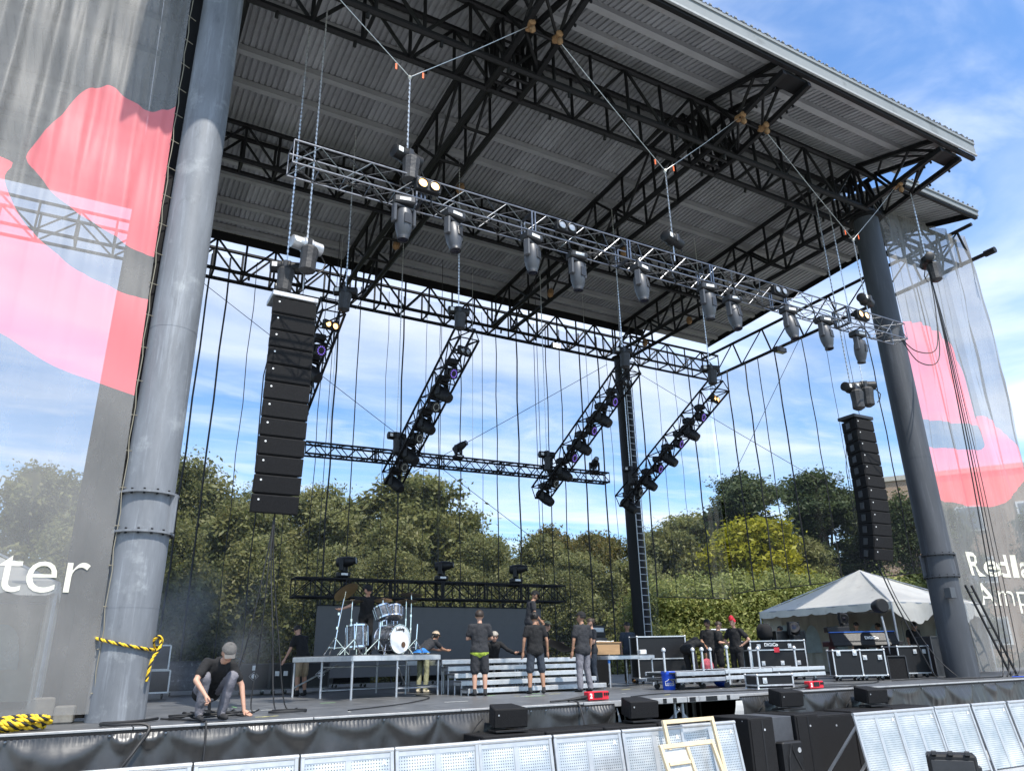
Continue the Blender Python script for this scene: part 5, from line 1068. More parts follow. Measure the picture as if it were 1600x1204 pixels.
# ------------------------------------------------------------------ stage props
def aluleg(root, x, y, z0, z1, r=.027, name='leg'): return MB().bar((x, y, z0), (x, y, z1), r, 10).build(name, ALUD, root, 40)
def deck_platform(name, label, loc, rz, L, W, zt, legs, th=.11, cat='platform', braces=True):
    r = thing(name, label, cat, loc, rz); h = zt
    MB().box((L/2, W/2, h-.012), (L-.01, W-.01, .024)).build('deck_board', DECK, r)
    for a, b in (((0, 0), (L, 0)), ((L, 0), (L, W)), ((L, W), (0, W)), ((0, W), (0, 0))):
        MB().rbar((*a, h-th/2-.02), (*b, h-th/2-.02), .045, th).build('frame_rail', ALUB, r, bevel=.005)
    for x, y in legs: aluleg(r, x, y, 0, h-th-.01)
    return r
drs = deck_platform('drum_riser', 'aluminium framed drum riser on tall legs at stage left', (RC.x, RC.y, SZ), D(15), 2.44, 2.6, RZT-SZ, [(.03, .03), (1.22, .03), (2.41, .03), (.03, 2.57), (2.41, 2.57), (.03, 1.3), (2.41, 1.3)])
for a, b in (((.03, 2.57, .2), (1.2, 2.57, .7)), ((1.25, .06, .18), (2.4, .06, .18)), ((2.41, .05, .2), (2.41, 1.25, .2)), ((1.25, .03, .62), (2.38, 1.3, .2)), ((.03, 1.3, .16), (2.41, 1.3, .16)), ((.03, 1.3, .66), (2.41, 1.3, .66))): MB().bar(a, b, .02, 8).build('brace', ALUD, drs, 40)
# drum kit
kit = thing('drum_kit', 'silver grey drum kit with white bass drum head on the riser', 'drum kit', ris(1.05, .8), D(15)); kit.scale = (1.12,)*3
SHELL = mat('grey_oyster_drum_wrap', (.10, .105, .115), .25, .2, .6, 14); HEADW = mat('white_drum_head', (.80, .80, .79), .45, 0, .03, 5); BRASS = mat('cymbal_bronze', (.30, .22, .11), .30, .9, .2, 6)
def drum(c, ax, r, d, name, front=HEADW, rim=.012):
    ax = V(ax).normalized(); o = MB().lathe([(r, -d/2), (r, d/2)], c, ax, 28, close=False).build(name, SHELL, kit, 40)
    for s_ in (-1, 1):
        MB().lathe([(r+rim, s_*d/2-.02), (r+rim, s_*d/2+.012), (r-.004, s_*d/2+.012), (r-.004, s_*d/2-.02)], c, ax, 28).build('hoop', CHROME, o, 40)
        MB().lathe([(.001, s_*(d/2+.003)), (r-.004, s_*(d/2+.003))], c, ax, 28, close=False).build('drum_head', front if s_ > 0 else HEADW, o)
    t_ = V((0, 0, 1)) if abs(ax.z) < .9 else V((1, 0, 0)); u = ax.cross(t_).normalized(); w_ = ax.cross(u)
    for k in range(8): g = k*pi/4; p = V(c)+(u*cos(g)+w_*sin(g))*(r+.018); MB().bar(p-ax*d*.46, p+ax*d*.46, .008, 6).build('tension_rod', CHROME, o)
    return o
kax = V((.14, -.99, 0)); bd = drum((.28, -.30, .30), kax, .285, .46, 'bass_drum')
fc = V((.28, -.30, .30))+kax.normalized()*.238; ku = V((0, 0, 1)).cross(kax).normalized()
MB().lathe([(.001, .002), (.062, .002)], fc+ku*.10+V((0, 0, -.11)), kax, 18, close=False).build('port_hole', mat('brown_port_hole', (.10, .055, .03), .7), bd)
tm = text_mesh('Ludwig', .085, .002); tm.materials.append(BLK); Mx = Matrix((ku, V((0, 0, 1)), kax.normalized())).transposed().to_4x4(); Mx.translation = fc+V((0, 0, .17))-ku*.13+kax.normalized()*.004; obj('lettering', tm, bd, Mx)
drum((-.52, -.18, .36), (0, .1, 1), .21, .42, 'floor_tom'); drum((.10, -.16, .86), (-.2, .35, 1), .16, .24, 'rack_tom'); drum((.47, -.10, .87), (.2, .35, 1), .15, .22, 'rack_tom'); drum((.62, .35, .62), (.05, .1, 1), .18, .16, 'snare_drum')
for x, y in ((-.70, -.05), (-.40, -.36), (-.38, .02)): MB().bar((x, y, 0), (x, y, .45), .009, 6).build('floor_tom_leg', CHROME, kit)
for sx, p in ((-1, (.02, -.42)), (1, (.60, -.36))): MB().bar((.28+sx*.22, -.42, .24), (p[0]+sx*.1, p[1]-.12, 0), .01, 6).build('spur', CHROME, kit)
def cym_stand(x, y, z, r, tx, ty, lean=(0, 0), wide=.3):
    s_ = MB().bar((x, y, .12), (x+lean[0]*.5, y+lean[1]*.5, z*.62), .014, 8).build('cymbal_stand', CHROME, kit, 40)
    MB().bar((x+lean[0]*.5, y+lean[1]*.5, z*.6), (x+lean[0], y+lean[1], z), .009, 6).build('boom', CHROME, s_)
    for k in range(3):
        g = k*2.1+x*3; MB().bar((x, y, .34), (x+cos(g)*wide, y+sin(g)*wide, .01), .011, 6).build('stand_leg', CHROME, s_); MB().bar((x, y, .14), (x+cos(g)*wide*.55, y+sin(g)*wide*.55, .15), .008, 6).build('stand_brace', CHROME, s_)
    for zz in (.4, .62): MB().lathe([(.014, 0), (.024, .0), (.024, .05), (.014, .05)], (x+lean[0]*.5*zz, y+lean[1]*.5*zz, z*zz), n=8).build('wing_clamp', CHROME, s_)
    MB().lathe([(.001, .035), (.04, .03), (.055, .008), (r*.6, -.004), (r, -.02), (r*.6, -.009), (.05, -.002)], (x+lean[0], y+lean[1], z), (tx, ty, 1), 26).build('cymbal', BRASS, s_, 50)
cym_stand(-.95, -.05, 1.25, .27, -.25, .75, (.16, -.05)); cym_stand(-.35, .32, 1.10, .23, 0, .1); cym_stand(.32, .15, 1.14, .2, .1, .15); cym_stand(.80, -.05, 1.12, .24, .05, .12); cym_stand(1.05, .10, 1.28, .26, .1, .05)
for x, y in ((-.72, -.42), (-.28, -.62), (.92, -.28)): 
    s_ = MB().bar((x, y, .1), (x+.03, y, .62), .012, 8).build('tom_stand', CHROME, kit, 40)
    for k in range(3): g = k*2.1+.5; MB().bar((x, y, .3), (x+cos(g)*.28, y+sin(g)*.28, .01), .011, 6).build('stand_leg', CHROME, s_)
bc = MB().grid(lambda u, v: (ris(2.05, .25)+UX*(.42*u-.1)+VY*(.25*v)+V((0, 0, .015+.13*abs(sin(u*5+v*2))*sin(pi*u)*sin(pi*v)+.02))), 16, 10).build('blue_cloth', mat('blue_cloth', (.03, .22, .62), .6, 0, .2, 9, .3, 20)); tag(bc, 'crumpled blue cloth lying at the right end of the drum riser', 'cloth')

# steps and platform
st = thing('stage_steps', 'wide aluminium step unit in front of the platform', 'steps', (7.15, 2.62, SZ), D(3))
for k in range(5):
    zt = .155*(k+1); y = .33*k; xr = (3.95, 3.9, 3.85, 3.8, 4.5)[k]
    tr = MB().box((xr/2, y+.17, zt-.02), (xr, .345, .035)).build('tread', DECK, st, bevel=.004)
    MB().box((xr/2, y-.006, zt-.055), (xr, .04, .105)).build('nosing_rail', ALUB, tr, bevel=.008)
    for x in (.03, xr*.5, xr*.52, xr-.03): MB().bar((x, y+.03, 0), (x, y+.03, zt-.1), .02, 8).build('leg', ALUD, st)
    MB().box((.03, y+.2, zt-.07), (.05, .34, .06)).build('side_rail', ALUD, st)
deck_platform('platform', 'aluminium framed platform behind the steps', (7.3, 4.35, SZ), D(3), 4.6, 2.2, .775, [(.05, .05), (1.5, .05), (3.0, .05), (4.5, .05), (.05, 2.1), (2.3, 2.1), (4.5, 2.1)])
roll = thing('fabric_roll', 'sheet of shiny black vinyl being unrolled on the platform', 'vinyl sheet', (10.0, 4.9, 2.29), 0); MB().grid(lambda u, v: (-.1+1.5*u, .55*v-.2, .02+.42*sin(pi*u*.8+.3)*(1-.3*v)), 16, 6).build('sheet', SKIRT, roll, 60); MB().tube([(-.1, -.2, .12), (-.1, .4, .12)], .06, 10).build('core', BLK, roll)
tb = deck_platform('side_table', 'aluminium leg table right of the steps with blue taped leg', (11.75, 3.55, SZ), D(8), 1.75, 1.1, .80, [(.05, .05), (1.70, .05), (1.7, 1.05), (.05, 1.05)], .09)
MB().lathe([(.031, 0), (.031, .1)], (.05, .05, .60), n=10).build('blue_tape', mat('blue_tape', (.03, .18, .55), .5), tb)
wb = thing('wooden_box', 'open brown wooden box standing on the side table', 'box', (11.75, 4.2, SZ+.81), D(8)); WOODB = mat('brown_plywood', (.36, .22, .11), .7, 0, .15, 5, .15, 20, streak=(.4, 3, 3))
MB().box((.45, -.02, .16), (1.0, .03, .30)).build('side_board', WOODB, wb); MB().box((.45, .4, .16), (1.0, .03, .30)).build('side_board', WOODB, wb); MB().box((.45, .19, .325), (1.06, .5, .025)).build('lid', WOODB, wb)
for k in range(7): tag(MB().bar((0, 0, 0), (.16+random.random()*.1, random.uniform(-.06, .06), .012), .014, 6).build('bolt_pin', WHITEP), 'white coupler pin in the heap on the wooden box lid', 'pin', 'pins on the wooden box').matrix_world = T(11.85+k*.1, 4.25+random.uniform(-.05, .2), SZ+.81+.352) @ Matrix.Rotation(random.uniform(0, 3), 4, 'Z')
amp = thing('amplifier_rack', 'black amplifier head stacked on a rack behind the side table', 'rack', (12.35, 5.3, SZ), D(10))
MB().box((.4, .3, .55), (.85, .6, 1.0)).build('rack_case', CASEB, amp, bevel=.01); MB().box((.42, .3, 1.48), (.82, .4, .34)).build('amplifier_head', BLK, amp, bevel=.02); MB().box((.42, .095, 1.52), (.62, .012, .12)).build('front_panel', ALUD, amp); MB().box((.42, .3, 1.17), (.8, .5, .26)).build('drawer', GREYD, amp, bevel=.01)
for x in (0, .8): MB().rbar((x, 0, .05), (x, 0, 1.05), .03, .03).build('edge_strip', ALUB, amp)
for x in (.1, .7): MB().lathe([(.05, -.02), (.05, .02)], (x, .05, .05), (1, 0, 0), 12).build('castor', BLK, amp)
# bucket
bk_ = thing('bucket', 'blue plastic bucket with white house logo on the stage', 'bucket', (11.75, 1.2, SZ)); BLUE = mat('blue_plastic', (.012, .075, .52), .35, 0, .08, 6)
MB().lathe([(.13, 0), (.145, .02), (.16, .34), (.172, .345), (.172, .40), (.15, .405), (.148, .36)], n=28).build('pail', BLUE, bk_, 40); MB().lathe([(.001, .408), (.165, .408), (.172, .395)], n=28, close=False).build('lid', BLUE, bk_, 40)
for zz in (.30, .33): MB().lathe([(.158, 0), (.17, .004), (.158, .008)], (0, 0, zz), n=28).build('rib', BLUE, bk_, 40)
def wrap(px, z, r=.163, az=-2.15): a = az+px/r; return V((cos(a)*r, sin(a)*r, z))
lg = MB(); pr = [(-.10, .10), (-.10, .19), (-.055, .20), (0, .245), (.055, .20), (.10, .19), (.10, .10), (-.10, .10)]
for p, q in zip(pr[:-1], pr[1:]): lg.tube([wrap(*p), wrap((p[0]+q[0])/2, (p[1]+q[1])/2), wrap(*q)], .006, 5)
lg.build('logo_outline', WHITEP, bk_)
tm = text_mesh("LOWE'S", .062, .002); tm.materials.append(WHITEP)
for v in tm.vertices: v.co = wrap(v.co.x-.09, .118+v.co.y, .162)
obj('lettering', tm, bk_)
# flight cases
def flight_case(label, loc, rz, L, W, H, latches=(), castors=True, name='flight_case', cat='road case', split=None, mt=CASEB, z0=.14, corner=True, trim=ALUB, logo=None):
    r = thing(name, label, cat, loc, rz); zb = z0 if castors else 0
    MB().box((L/2, W/2, zb+H/2), (L-.02, W-.02, H-.02)).build('body', mt, r, bevel=.006)
    ed = []
    for x in (0, L):
        for y in (0, W): ed.append(((x, y, zb), (x, y, zb+H)))
    for z in (0, H)+((split,) if split else ()):
        for y in (0, W): ed.append(((0, y, zb+z), (L, y, zb+z)))
        for x in (0, L): ed.append(((x, 0, zb+z), (x, W, zb+z)))
    for a, b in ed: MB().rbar(a, b, .032, .032).build('edge_strip', trim, r)
    if corner:
        me = MB().ell((0, 0, 0), (.034,)*3, 8, 6).mesh('corner_cap', ALUB, 60)
        for x in (0, L):
            for y in (0, W):
                for z in (0, H): obj('corner_cap', me, r, T(x, y, zb+z))
    for fx, fz, face in latches:
        mb = MB(); s_ = .055
        if face == 'f': mb.box((fx*L, -.012, zb+fz*H), (s_*2, .02, s_*2.2)); mb.box((fx*L, -.026, zb+fz*H), (s_, .014, s_))
        else: mb.box((-.012, fx*W, zb+fz*H), (.02, s_*2, s_*2.2)); mb.box((-.026, fx*W, zb+fz*H), (.014, s_, s_))
        mb.build('latch', ALUB, r, bevel=.004)
    if castors:
        for x in (.12, L-.12):
            for y in (.1, W-.1): c = MB().lathe([(.05, -.018), (.05, .018)], (x, y, .05), (1, .3, 0), 12).build('castor', GREYD, r, 40); MB().box((x, y, .105), (.06, .05, .08)).build('castor_fork', ALUD, c)
    if logo:
        for fx in logo:
            mb = MB(); c = V((fx*L, -.004, zb+H*.52)); 
            for k in range(4): a0 = k*pi/2; mb.rbar(c+V((cos(a0)*.12, 0, sin(a0)*.11)), c+V((cos(a0+pi/2)*.12, 0, sin(a0+pi/2)*.11)), .006, .022, upv=(0, 1, 0))
            mb.lathe([(.035, 0), (.06, 0), (.06, .006), (.035, .006)], c, (0, -1, 0), 16); mb.lathe([(.001, .004), (.018, .004)], c, (0, -1, 0), 10); mb.build('eye_logo', WHITEP, r)
    return r
flight_case('tall black case with silver edges left of the crew behind the bucket', (13.6, 4.65, SZ), D(-22), 1.45, .8, 1.13, (), True, split=.52, z0=.16)
cD = flight_case('large black console case with red sticker and silver edges', (17.35, 3.9, SZ), D(-30), 1.65, .9, .98, ((.2, .35, 'f'), (.55, .35, 'f'), (.85, .35, 'f'), (.15, .85, 'f'), (.72, .85, 'f')), True, split=.72)
MB().box((.78, -.012, .86), (.16, .012, .14)).build('red_sticker', mat('red_sticker', (.72, .03, .05), .6), cD)
for bx, tx in ((.55, 'DiGiCo'),):
    tm = text_mesh(tx, .13, .006); tm.materials.append(WHITEP); Mx = Matrix(((1, 0, 0), (0, 0, 1), (0, 1, 0))).transposed().to_4x4(); Mx = T(.42, -.014, .97) @ Matrix.Rotation(pi/2, 4, 'X'); obj('lettering', tm, cD, Mx)
tm = text_mesh('Quantum', .11, .0); tm.materials.append(GREYP); obj('lettering', tm, cD, T(.9, -.014, .2) @ Matrix.Rotation(pi/2, 4, 'X'))
flight_case('black case with silver edges and castors left of the console', (17.85, 1.35, SZ), D(-38), .72, .62, .66, ((.2, .88, 'f'), (.8, .88, 'f')), True)
flight_case('second black case with silver edges and castors before the console', (18.5, 1.0, SZ), D(-38), .66, .62, .66, ((.2, .7, 'f'), (.8, .7, 'f')), True)
flight_case('black rack case with pale latches left of the right column foot', (20.5, 1.2, SZ), D(-20), 1.0, .7, .74, ((.55, .8, 'f'), (.85, .8, 'f')), True)
flight_case('low silver edged case in front of the rolling cart', (13.05, -.35, SZ), D(-14), .92, .5, .30, ((.2, .6, 'f'),), False, split=.08)
flight_case('black box speaker standing left of the right rack case', (19.6, .95, SZ), D(-25), .55, .5, .62, (), False, 'monitor_speaker', 'loudspeaker', mt=GRILLE, corner=False, trim=GREYD)
flight_case('black road case with eye logo left of the khaki shorts man', (3.15, 8.2, SZ), D(-6), .78, .6, .62, ((.5, .85, 'f'),), True, logo=(.5,), trim=GREYD, corner=False)
flight_case('black road case between the two eye logo cases', (3.97, 8.15, SZ), D(-6), .55, .6, .62, ((.3, .6, 'f'), (.7, .6, 'f')), True, trim=GREYD, corner=False)
flight_case('black road case with eye logo behind the drum riser leg', (4.56, 8.1, SZ), D(-6), .95, .6, .62, ((.3, .85, 'f'),), True, logo=(.75,), trim=GREYD, corner=False)
flight_case('black road case with eye logo under the video wall', (6.6, 11.3, SZ), 0, 1.2, .6, .5, (), True, logo=(.6,), trim=GREYD, corner=False)
flight_case('black road case under the middle of the video wall', (9.0, 11.4, SZ), 0, 1.4, .6, .5, (), True, trim=GREYD, corner=False)
flight_case('black trunk with graffiti like scrawl in the smoke', (1.55, 9.6, SZ), D(-5), 1.15, .7, .72, (), True, trim=GREYD, corner=False, mt=mat('scrawled_black_panel', (.05, .05, .055), .5, 0, .9, 9, dirt=((.30, .31, .31), .35, 7)))
oc = thing('open_case', 'open silver edged case with raised lid right of the left column', 'road case', (.45, 7.6, SZ), D(-3))
for z0_, hh, wd in ((.16, .5, .98), (.68, .56, .92)):
    pn = MB().box((wd/2, .05 if z0_ > .5 else .3, z0_+hh/2), (wd-.02, .04 if z0_ > .5 else .55, hh-.02)).build('lid' if z0_ > .5 else 'body', GREYD if z0_ > .5 else CASEB, oc)
    for a, b in (((0, z0_), (wd, z0_)), ((0, z0_+hh), (wd, z0_+hh)), ((0, z0_), (0, z0_+hh)), ((wd, z0_), (wd, z0_+hh))): MB().rbar((a[0], .0, a[1]), (b[0], .0, b[1]), .035, .035).build('edge_strip', ALUB, oc)
for x in (.12, .86): MB().lathe([(.06, -.02), (.06, .02)], (x, .15, .07), (1, .2, 0), 12).build('castor', BLK, oc)
tarp = MB().grid(lambda u, v: (2.75+.75*u, 9.4+.4*v, SZ+.82+.14*sin(pi*u)+.02*sin(9*u)), 14, 5).build('folded_hose', mat('striped_hose', (.10, .22, .30), .6, 0, .8, 9)); tag(tarp, 'blue and green striped bundle on a case in the smoke', 'bundle')
# rolling cart with upright legs
ct = thing('rolling_cart', 'long silver rolling deck cart with upright legs and castors', 'cart', (11.65, .8, SZ), D(1))
for x0, x1, zt, mt_ in ((.0, 1.55, .40, ALUD), (1.57, 3.2, .42, ALUB), (3.22, 5.2, .43, ALUB)):
    for z_ in (zt-.05, zt-.19): MB().rbar((x0, 0, z_), (x1, 0, z_), .05, .09).build('side_rail', mt_, ct, bevel=.006); MB().rbar((x0, 1.1, z_), (x1, 1.1, z_), .05, .09).build('side_rail', mt_, ct, bevel=.006)
    MB().box(((x0+x1)/2, .55, zt-.03), (x1-x0-.02, 1.1, .03)).build('deck_board', DECK, ct); MB().box(((x0+x1)/2, .55, zt-.17), (x1-x0-.02, 1.05, .03)).build('deck_board', DECK, ct)
CPL = MB().lathe([(.02, 0), (.05, .02), (.055, .05), (.04, .08), (.015, .1)], n=10).mesh('coupler', ALUB, 40)
for k, (x, y) in enumerate(((-.06, .3), (.97, .1), (1.05, .5), (1.70, 0), (2.02, .9), (3.0, .2), (3.13, .6), (4.25, .1))):
    b0 = .42 if k != 3 else .1; MB().bar((x, y, b0-.02), (x, y, .84 if k != 3 else .88), .026, 10).build('upright_leg', ALUB, ct, 40); obj('coupler', CPL, ct, T(x, y, .84 if k != 3 else .88))
for x in (.25, .9, 1.7, 2.5, 3.6, 4.9):
    for y in (.1, 1.0): c = MB().lathe([(.07, -.022), (.07, .022)], (x, y, .07), (1, .4, 0), 14).build('castor', BLK if x < 1.6 else GREYP, ct, 40); MB().box((x, y, .15), (.06, .05, .09)).build('castor_fork', ALUD, c)
bx = MB().box((0, 0, 0), (.22, .16, .12)).build('small_box', WHITEP, None, bevel=.01); bx.location = (13.35, 4.15, SZ+.87); tag(bx, 'small white box on the right end of the side table', 'box')
pk = MB().ell((0, 0, 0), (.2, .16, .22), 14, 8).build('pink_bag', mat('pink_bag', (.30, .05, .07), .8, 0, .8, 9), None, 60); pk.location = (14.4, 2.7, SZ+.45); tag(pk, 'pink patterned bag below the bending man', 'bag')
bgp = MB().ell((0, 0, 0), (.2, .16, .13), 14, 8).build('blue_bag', BLUE, None, 60); bgp.location = (13.6, 1.4, SZ+.13); tag(bgp, 'small blue bag on the floor under the rolling cart', 'bag')
# power boxes
def power_box(label, loc, rz):
    r = thing('power_box', label, 'power box', loc, rz); RED = bpy.data.materials.get('red_power_box') or mat('red_power_box', (.62, .015, .03), .45, 0, .1, 8)
    MB().box((0, 0, .085), (.48, .16, .15)).build('housing', RED, r, bevel=.012); MB().box((-.02, -.085, .1), (.2, .012, .09)).build('socket_panel', BLK, r)
    for k in range(3): MB().box((.13+.045*k, -.086, .11), (.03, .012, .05)).build('socket', BLK, r)
    tm = text_mesh('2', .11, .006); tm.materials.append(WHITEP); obj('lettering', tm, r, T(-.22, -.086, .05) @ Matrix.Rotation(pi/2, 4, 'X'))
    MB().tube([(-.24, 0, .07), (-.4, -.02, .06), (-.7, .06, .03), (-1.0, .1, .02)], .03, 8, 0, [.035, .03, .018, .016]).build('plug_lead', CABLE, r); return r
power_box('red power box with white numeral by the cargo trouser man', (8.0, -1.15, SZ), D(4)); power_box('red power box near the low silver edged case', (13.95, -1.15, SZ), D(4))

# consoles in the tent area
cs = thing('mixing_console', 'black mixing console with blue rear edge under the tent', 'mixing desk', (19.6, 2.6, SZ), D(-30))
MB().box((.95, .5, 1.0), (2.0, .9, .16)).build('desk_body', BLK, cs, bevel=.02); mb = MB(); mb.add([(-.05, .0, .95), (1.95, .0, .95), (1.95, .22, 1.32), (-.05, .22, 1.32), (-.05, .3, .95), (1.95, .3, .95), (1.95, .3, 1.32), (-.05, .3, 1.32)], [(0, 1, 2, 3), (3, 2, 6, 7), (4, 7, 6, 5), (0, 3, 7, 4), (1, 5, 6, 2)]); mb.build('rear_panel', CASEB, cs)
MB().box((.95, .26, 1.335), (2.0, .14, .03)).build('blue_edge', mat('blue_light_strip', (.03, .12, .45), .5), cs)
tm = text_mesh('DiGiCo', .13, .006); tm.materials.append(WHITEP); obj('lettering', tm, cs, T(.95, .06, 1.12) @ Matrix.Rotation(radians(58), 4, 'X'))
for x in (0.1, 1.8): MB().rbar((x, .5, 0), (x, .5, .95), .08, .5).build('stand', GREYD, cs)
mb = MB().box((.3, .5, 1.42), (.7, .3, .16)).build('meter_bridge', BLK, cs, bevel=.01); MB().box((.95, .1, .72), (1.9, .5, .05)).build('shelf', ALUD, cs)
for k in range(26): MB().box((.1+k*.07, .0, .76), (.04, .06, .04)).build('patch_connector', random.choice((GREYP, WHITEP, BLK)), cs)
dk = thing('desk', 'low black table with turntable like gear right of the console', 'table', (21.6, 2.6, SZ), D(-25)); MB().box((.7, .4, .9), (1.5, .8, .06)).build('table_top', BLK, dk, bevel=.01)
for x in (.05, 1.35):
    for y in (.05, .75): MB().bar((x, y, 0), (x, y, .88), .02, 6).build('leg', BLK, dk)
MB().box((.6, .35, 1.0), (.6, .5, .12)).build('mixer', GREYD, dk, bevel=.01); MB().tube([(1.2, .5, .93), (1.2, .5, 1.3), (1.15, .4, 1.65), (1.1, .2, 1.7)], .01, 6).build('gooseneck', GREYD, dk)
def covered_light(label, x, y, z, s_=1.0, tilt=.3):
    r = thing('stage_light', label, 'stage light', (x, y, z)); MB().box((0, 0, -.28*s_), (.3*s_, .25*s_, .18*s_)).build('base', BLK, r, bevel=.03); mb = MB()
    for sx in (-1, 1): mb.box((sx*.2*s_, 0, 0), (.05*s_, .12*s_, .4*s_))
    mb.box((0, 0, -.18*s_), (.42*s_, .12*s_, .05*s_)); mb.build('yoke', BLK, r, bevel=.01); h = MB().lathe([(.1*s_, -.2*s_), (.19*s_, -.12*s_), (.2*s_, .08*s_), (.17*s_, .14*s_)], (0, 0, 0), (-.6, -.7, tilt), 18).build('head', BLK, r, 40); MB().lathe([(.001, .15*s_), (.15*s_, .13*s_)], (0, 0, 0), (-.6, -.7, tilt), 18, close=False).build('lens', LENSD, h); return r
covered_light('black round stage light on the console case', 19.0, 3.6, 2.98, 1.0); covered_light('black stage light hung under the front valance of the tent', 22.2, 4.2, 3.35, .9, -.2)
hood = MB().box((0, 0, 0), (.5, .4, .5)).build('covered_monitor', BLKM, None, 60, .12); hood.location = (18.35, 4.2, 2.9); tag(hood, 'rounded black covered monitor on the left console case', 'monitor')
ol = MB(); 
rk = flight_case('small black rack with knobs on the left console case', (18.65, 4.0, SZ+1.13), D(-30), .9, .5, .28, (), False, 'rack_unit', 'rack', corner=False, trim=GREYD)
ls = thing('lamp_stand', 'tall stand holding a large round black stage light by the tent corner', 'light stand', (20.55, 1.55, SZ)); MB().bar((.2, 0, 0), (0, 0, 1.75), .035, 10).build('pole', ALUD, ls, 40)
for g in (.4, 2.5, 4.6): MB().bar((.15, 0, .35), (.2+cos(g)*.4, sin(g)*.4, .01), .02, 8).build('tripod_leg', ALUD, ls)
hd_ = MB().lathe([(.08, -.26), (.17, -.2), (.21, .0), (.21, .14), (.18, .17)], (0, 0, 2.05), (-.35, -.93, .05), 22).build('lamp_head', BLK, ls, 40); MB().lathe([(.001, .13), (.17, .16)], (0, 0, 2.05), (-.35, -.93, .05), 22, close=False).build('lens', LENSD, hd_)
lad = thing('ladder_frame', 'black frame leaning beside the right banner edge', 'frame', (23.0, .2, SZ))
for dx in (0, .32): MB().rbar((dx-.25, -.1, 2.6), (dx+.45, -.45, 0), .06, .04).build('rail', BLK, lad)
for k in range(7): t = (k+.6)/7.5; MB().bar((-.25+.7*t, -.1-.35*t, 2.6-2.6*t), (.07+.7*t, -.1-.35*t, 2.6-2.6*t), .014, 6).build('rung', BLK, lad)
flight_case('grey equipment rack between right column and banner', (22.35, 1.3, SZ), D(-15), .7, .6, 1.15, (), False, 'equipment_rack', 'rack', mt=GREYD, corner=False, trim=GREYP)
sg_ = MB().box((0, 0, 0), (.25, .2, .3)).build('junction_box', GREYP, None, bevel=.01); sg_.location = (21.2, -.32, SZ+2.3); tag(sg_, 'small grey junction box mounted on the right column', 'junction box')
lp = thing('street_lamp', 'short grey lamp pole with bent arm among the shrubs', 'lamp post', (29.6, 18.5, 0)); MB().bar((0, 0, 0), (0, 0, 3.55), .07, 10).build('pole', ALUD, lp); MB().bar((0, 0, 3.52), (1.0, -.3, 3.52), .06, 8).build('arm', ALUD, lp)

# rope on the column, ropes on the deck, cables
YEL = bpy.data.materials.new('yellow_black_rope'); YEL.use_nodes = True; t = YEL.node_tree; b = t.nodes['Principled BSDF']; b.inputs['Roughness'].default_value = .7
at = N(t, 'ShaderNodeAttribute', attribute_name='strand'); mth = N(t, 'ShaderNodeMath', operation='GREATER_THAN', i_1=.5); Lk(t, at.outputs['Fac'], mth.inputs[0]); mxr = N(t, 'ShaderNodeMix', data_type='RGBA'); mxr.inputs[6].default_value = (.72, .46, .02, 1); mxr.inputs[7].default_value = (.015, .014, .012, 1); Lk(t, mth.outputs[0], mxr.inputs[0]); Lk(t, mxr.outputs[2], b.inputs['Base Color'])
def twisted(pts, r, name, parent=None, pitch=.16):
    P_ = catmull_open(pts, 10); mb = MB(); val = []
    L = [0]
    for i in range(1, len(P_)): L.append(L[-1]+(P_[i]-P_[i-1]).length)
    n = max(8, int(L[-1]/.02)); Q = []
    j = 0
    for k in range(n+1):
        s_ = L[-1]*k/n
        while j < len(L)-2 and L[j+1] < s_: j += 1
        Q.append(P_[j].lerp(P_[j+1], (s_-L[j])/max(1e-6, L[j+1]-L[j])))
    for st_ in range(3):
        pts2 = []
        for k, p in enumerate(Q):
            d = (Q[min(k+1, n)]-Q[max(k-1, 0)]).normalized(); t_ = V((0, 0, 1)) if abs(d.z) < .9 else V((1, 0, 0)); u = d.cross(t_).normalized(); w_ = d.cross(u); g = 2*pi*(L[-1]*k/n)/pitch+st_*2*pi/3
            pts2.append(p+(u*cos(g)+w_*sin(g))*r*.55)
        c0 = len(mb.v); mb.tube(pts2, r*.56, 6); val += [1.0 if st_ == 2 else 0.0]*(len(mb.v)-c0)
    me = mb.mesh(name, YEL, 70); a_ = me.attributes.new('strand', 'FLOAT', 'POINT'); a_.data.foreach_set('value', val); return obj(name, me, parent)
kr = thing('rope', 'yellow and black rope tied around the left column', 'rope', (0, .1, SZ)); R_ = .445
twisted([(R_*cos(a), R_*sin(a), 1.10+.10*sin(a*1.0-1.2)) for a in np.linspace(-3.4, -.15, 12)], .023, 'loop', kr); twisted([(R_*cos(-.2), R_*sin(-.3), 1.22), (R_*cos(-.4)+.06, R_*sin(-.5), 1.12), (R_*cos(-.3)+.03, R_*sin(-.7), 1.02), (R_*cos(-.6), R_*sin(-.6)-.08, .85), (R_*cos(-.65)-.02, R_*sin(-.75)-.03, .55)], .023, 'tail', kr)
MB_k = twisted([(.43+.06*cos(a), -.18-.05*sin(a), 1.12+.08*sin(a)) for a in np.linspace(0, 9, 14)], .022, 'knot', kr)
pts = []
for k in range(44): a = k*.62; pts.append((-1.45+.55*cos(a)*(1+.15*sin(k)), -1.05+.18*sin(a)+.05*sin(k*1.7), SZ+.04+.028*(k//10)+.012*sin(k*2.3)))
tag(twisted(pts, .034, 'rope_pile'), 'pile of yellow and black rope on the deck at far left', 'rope')
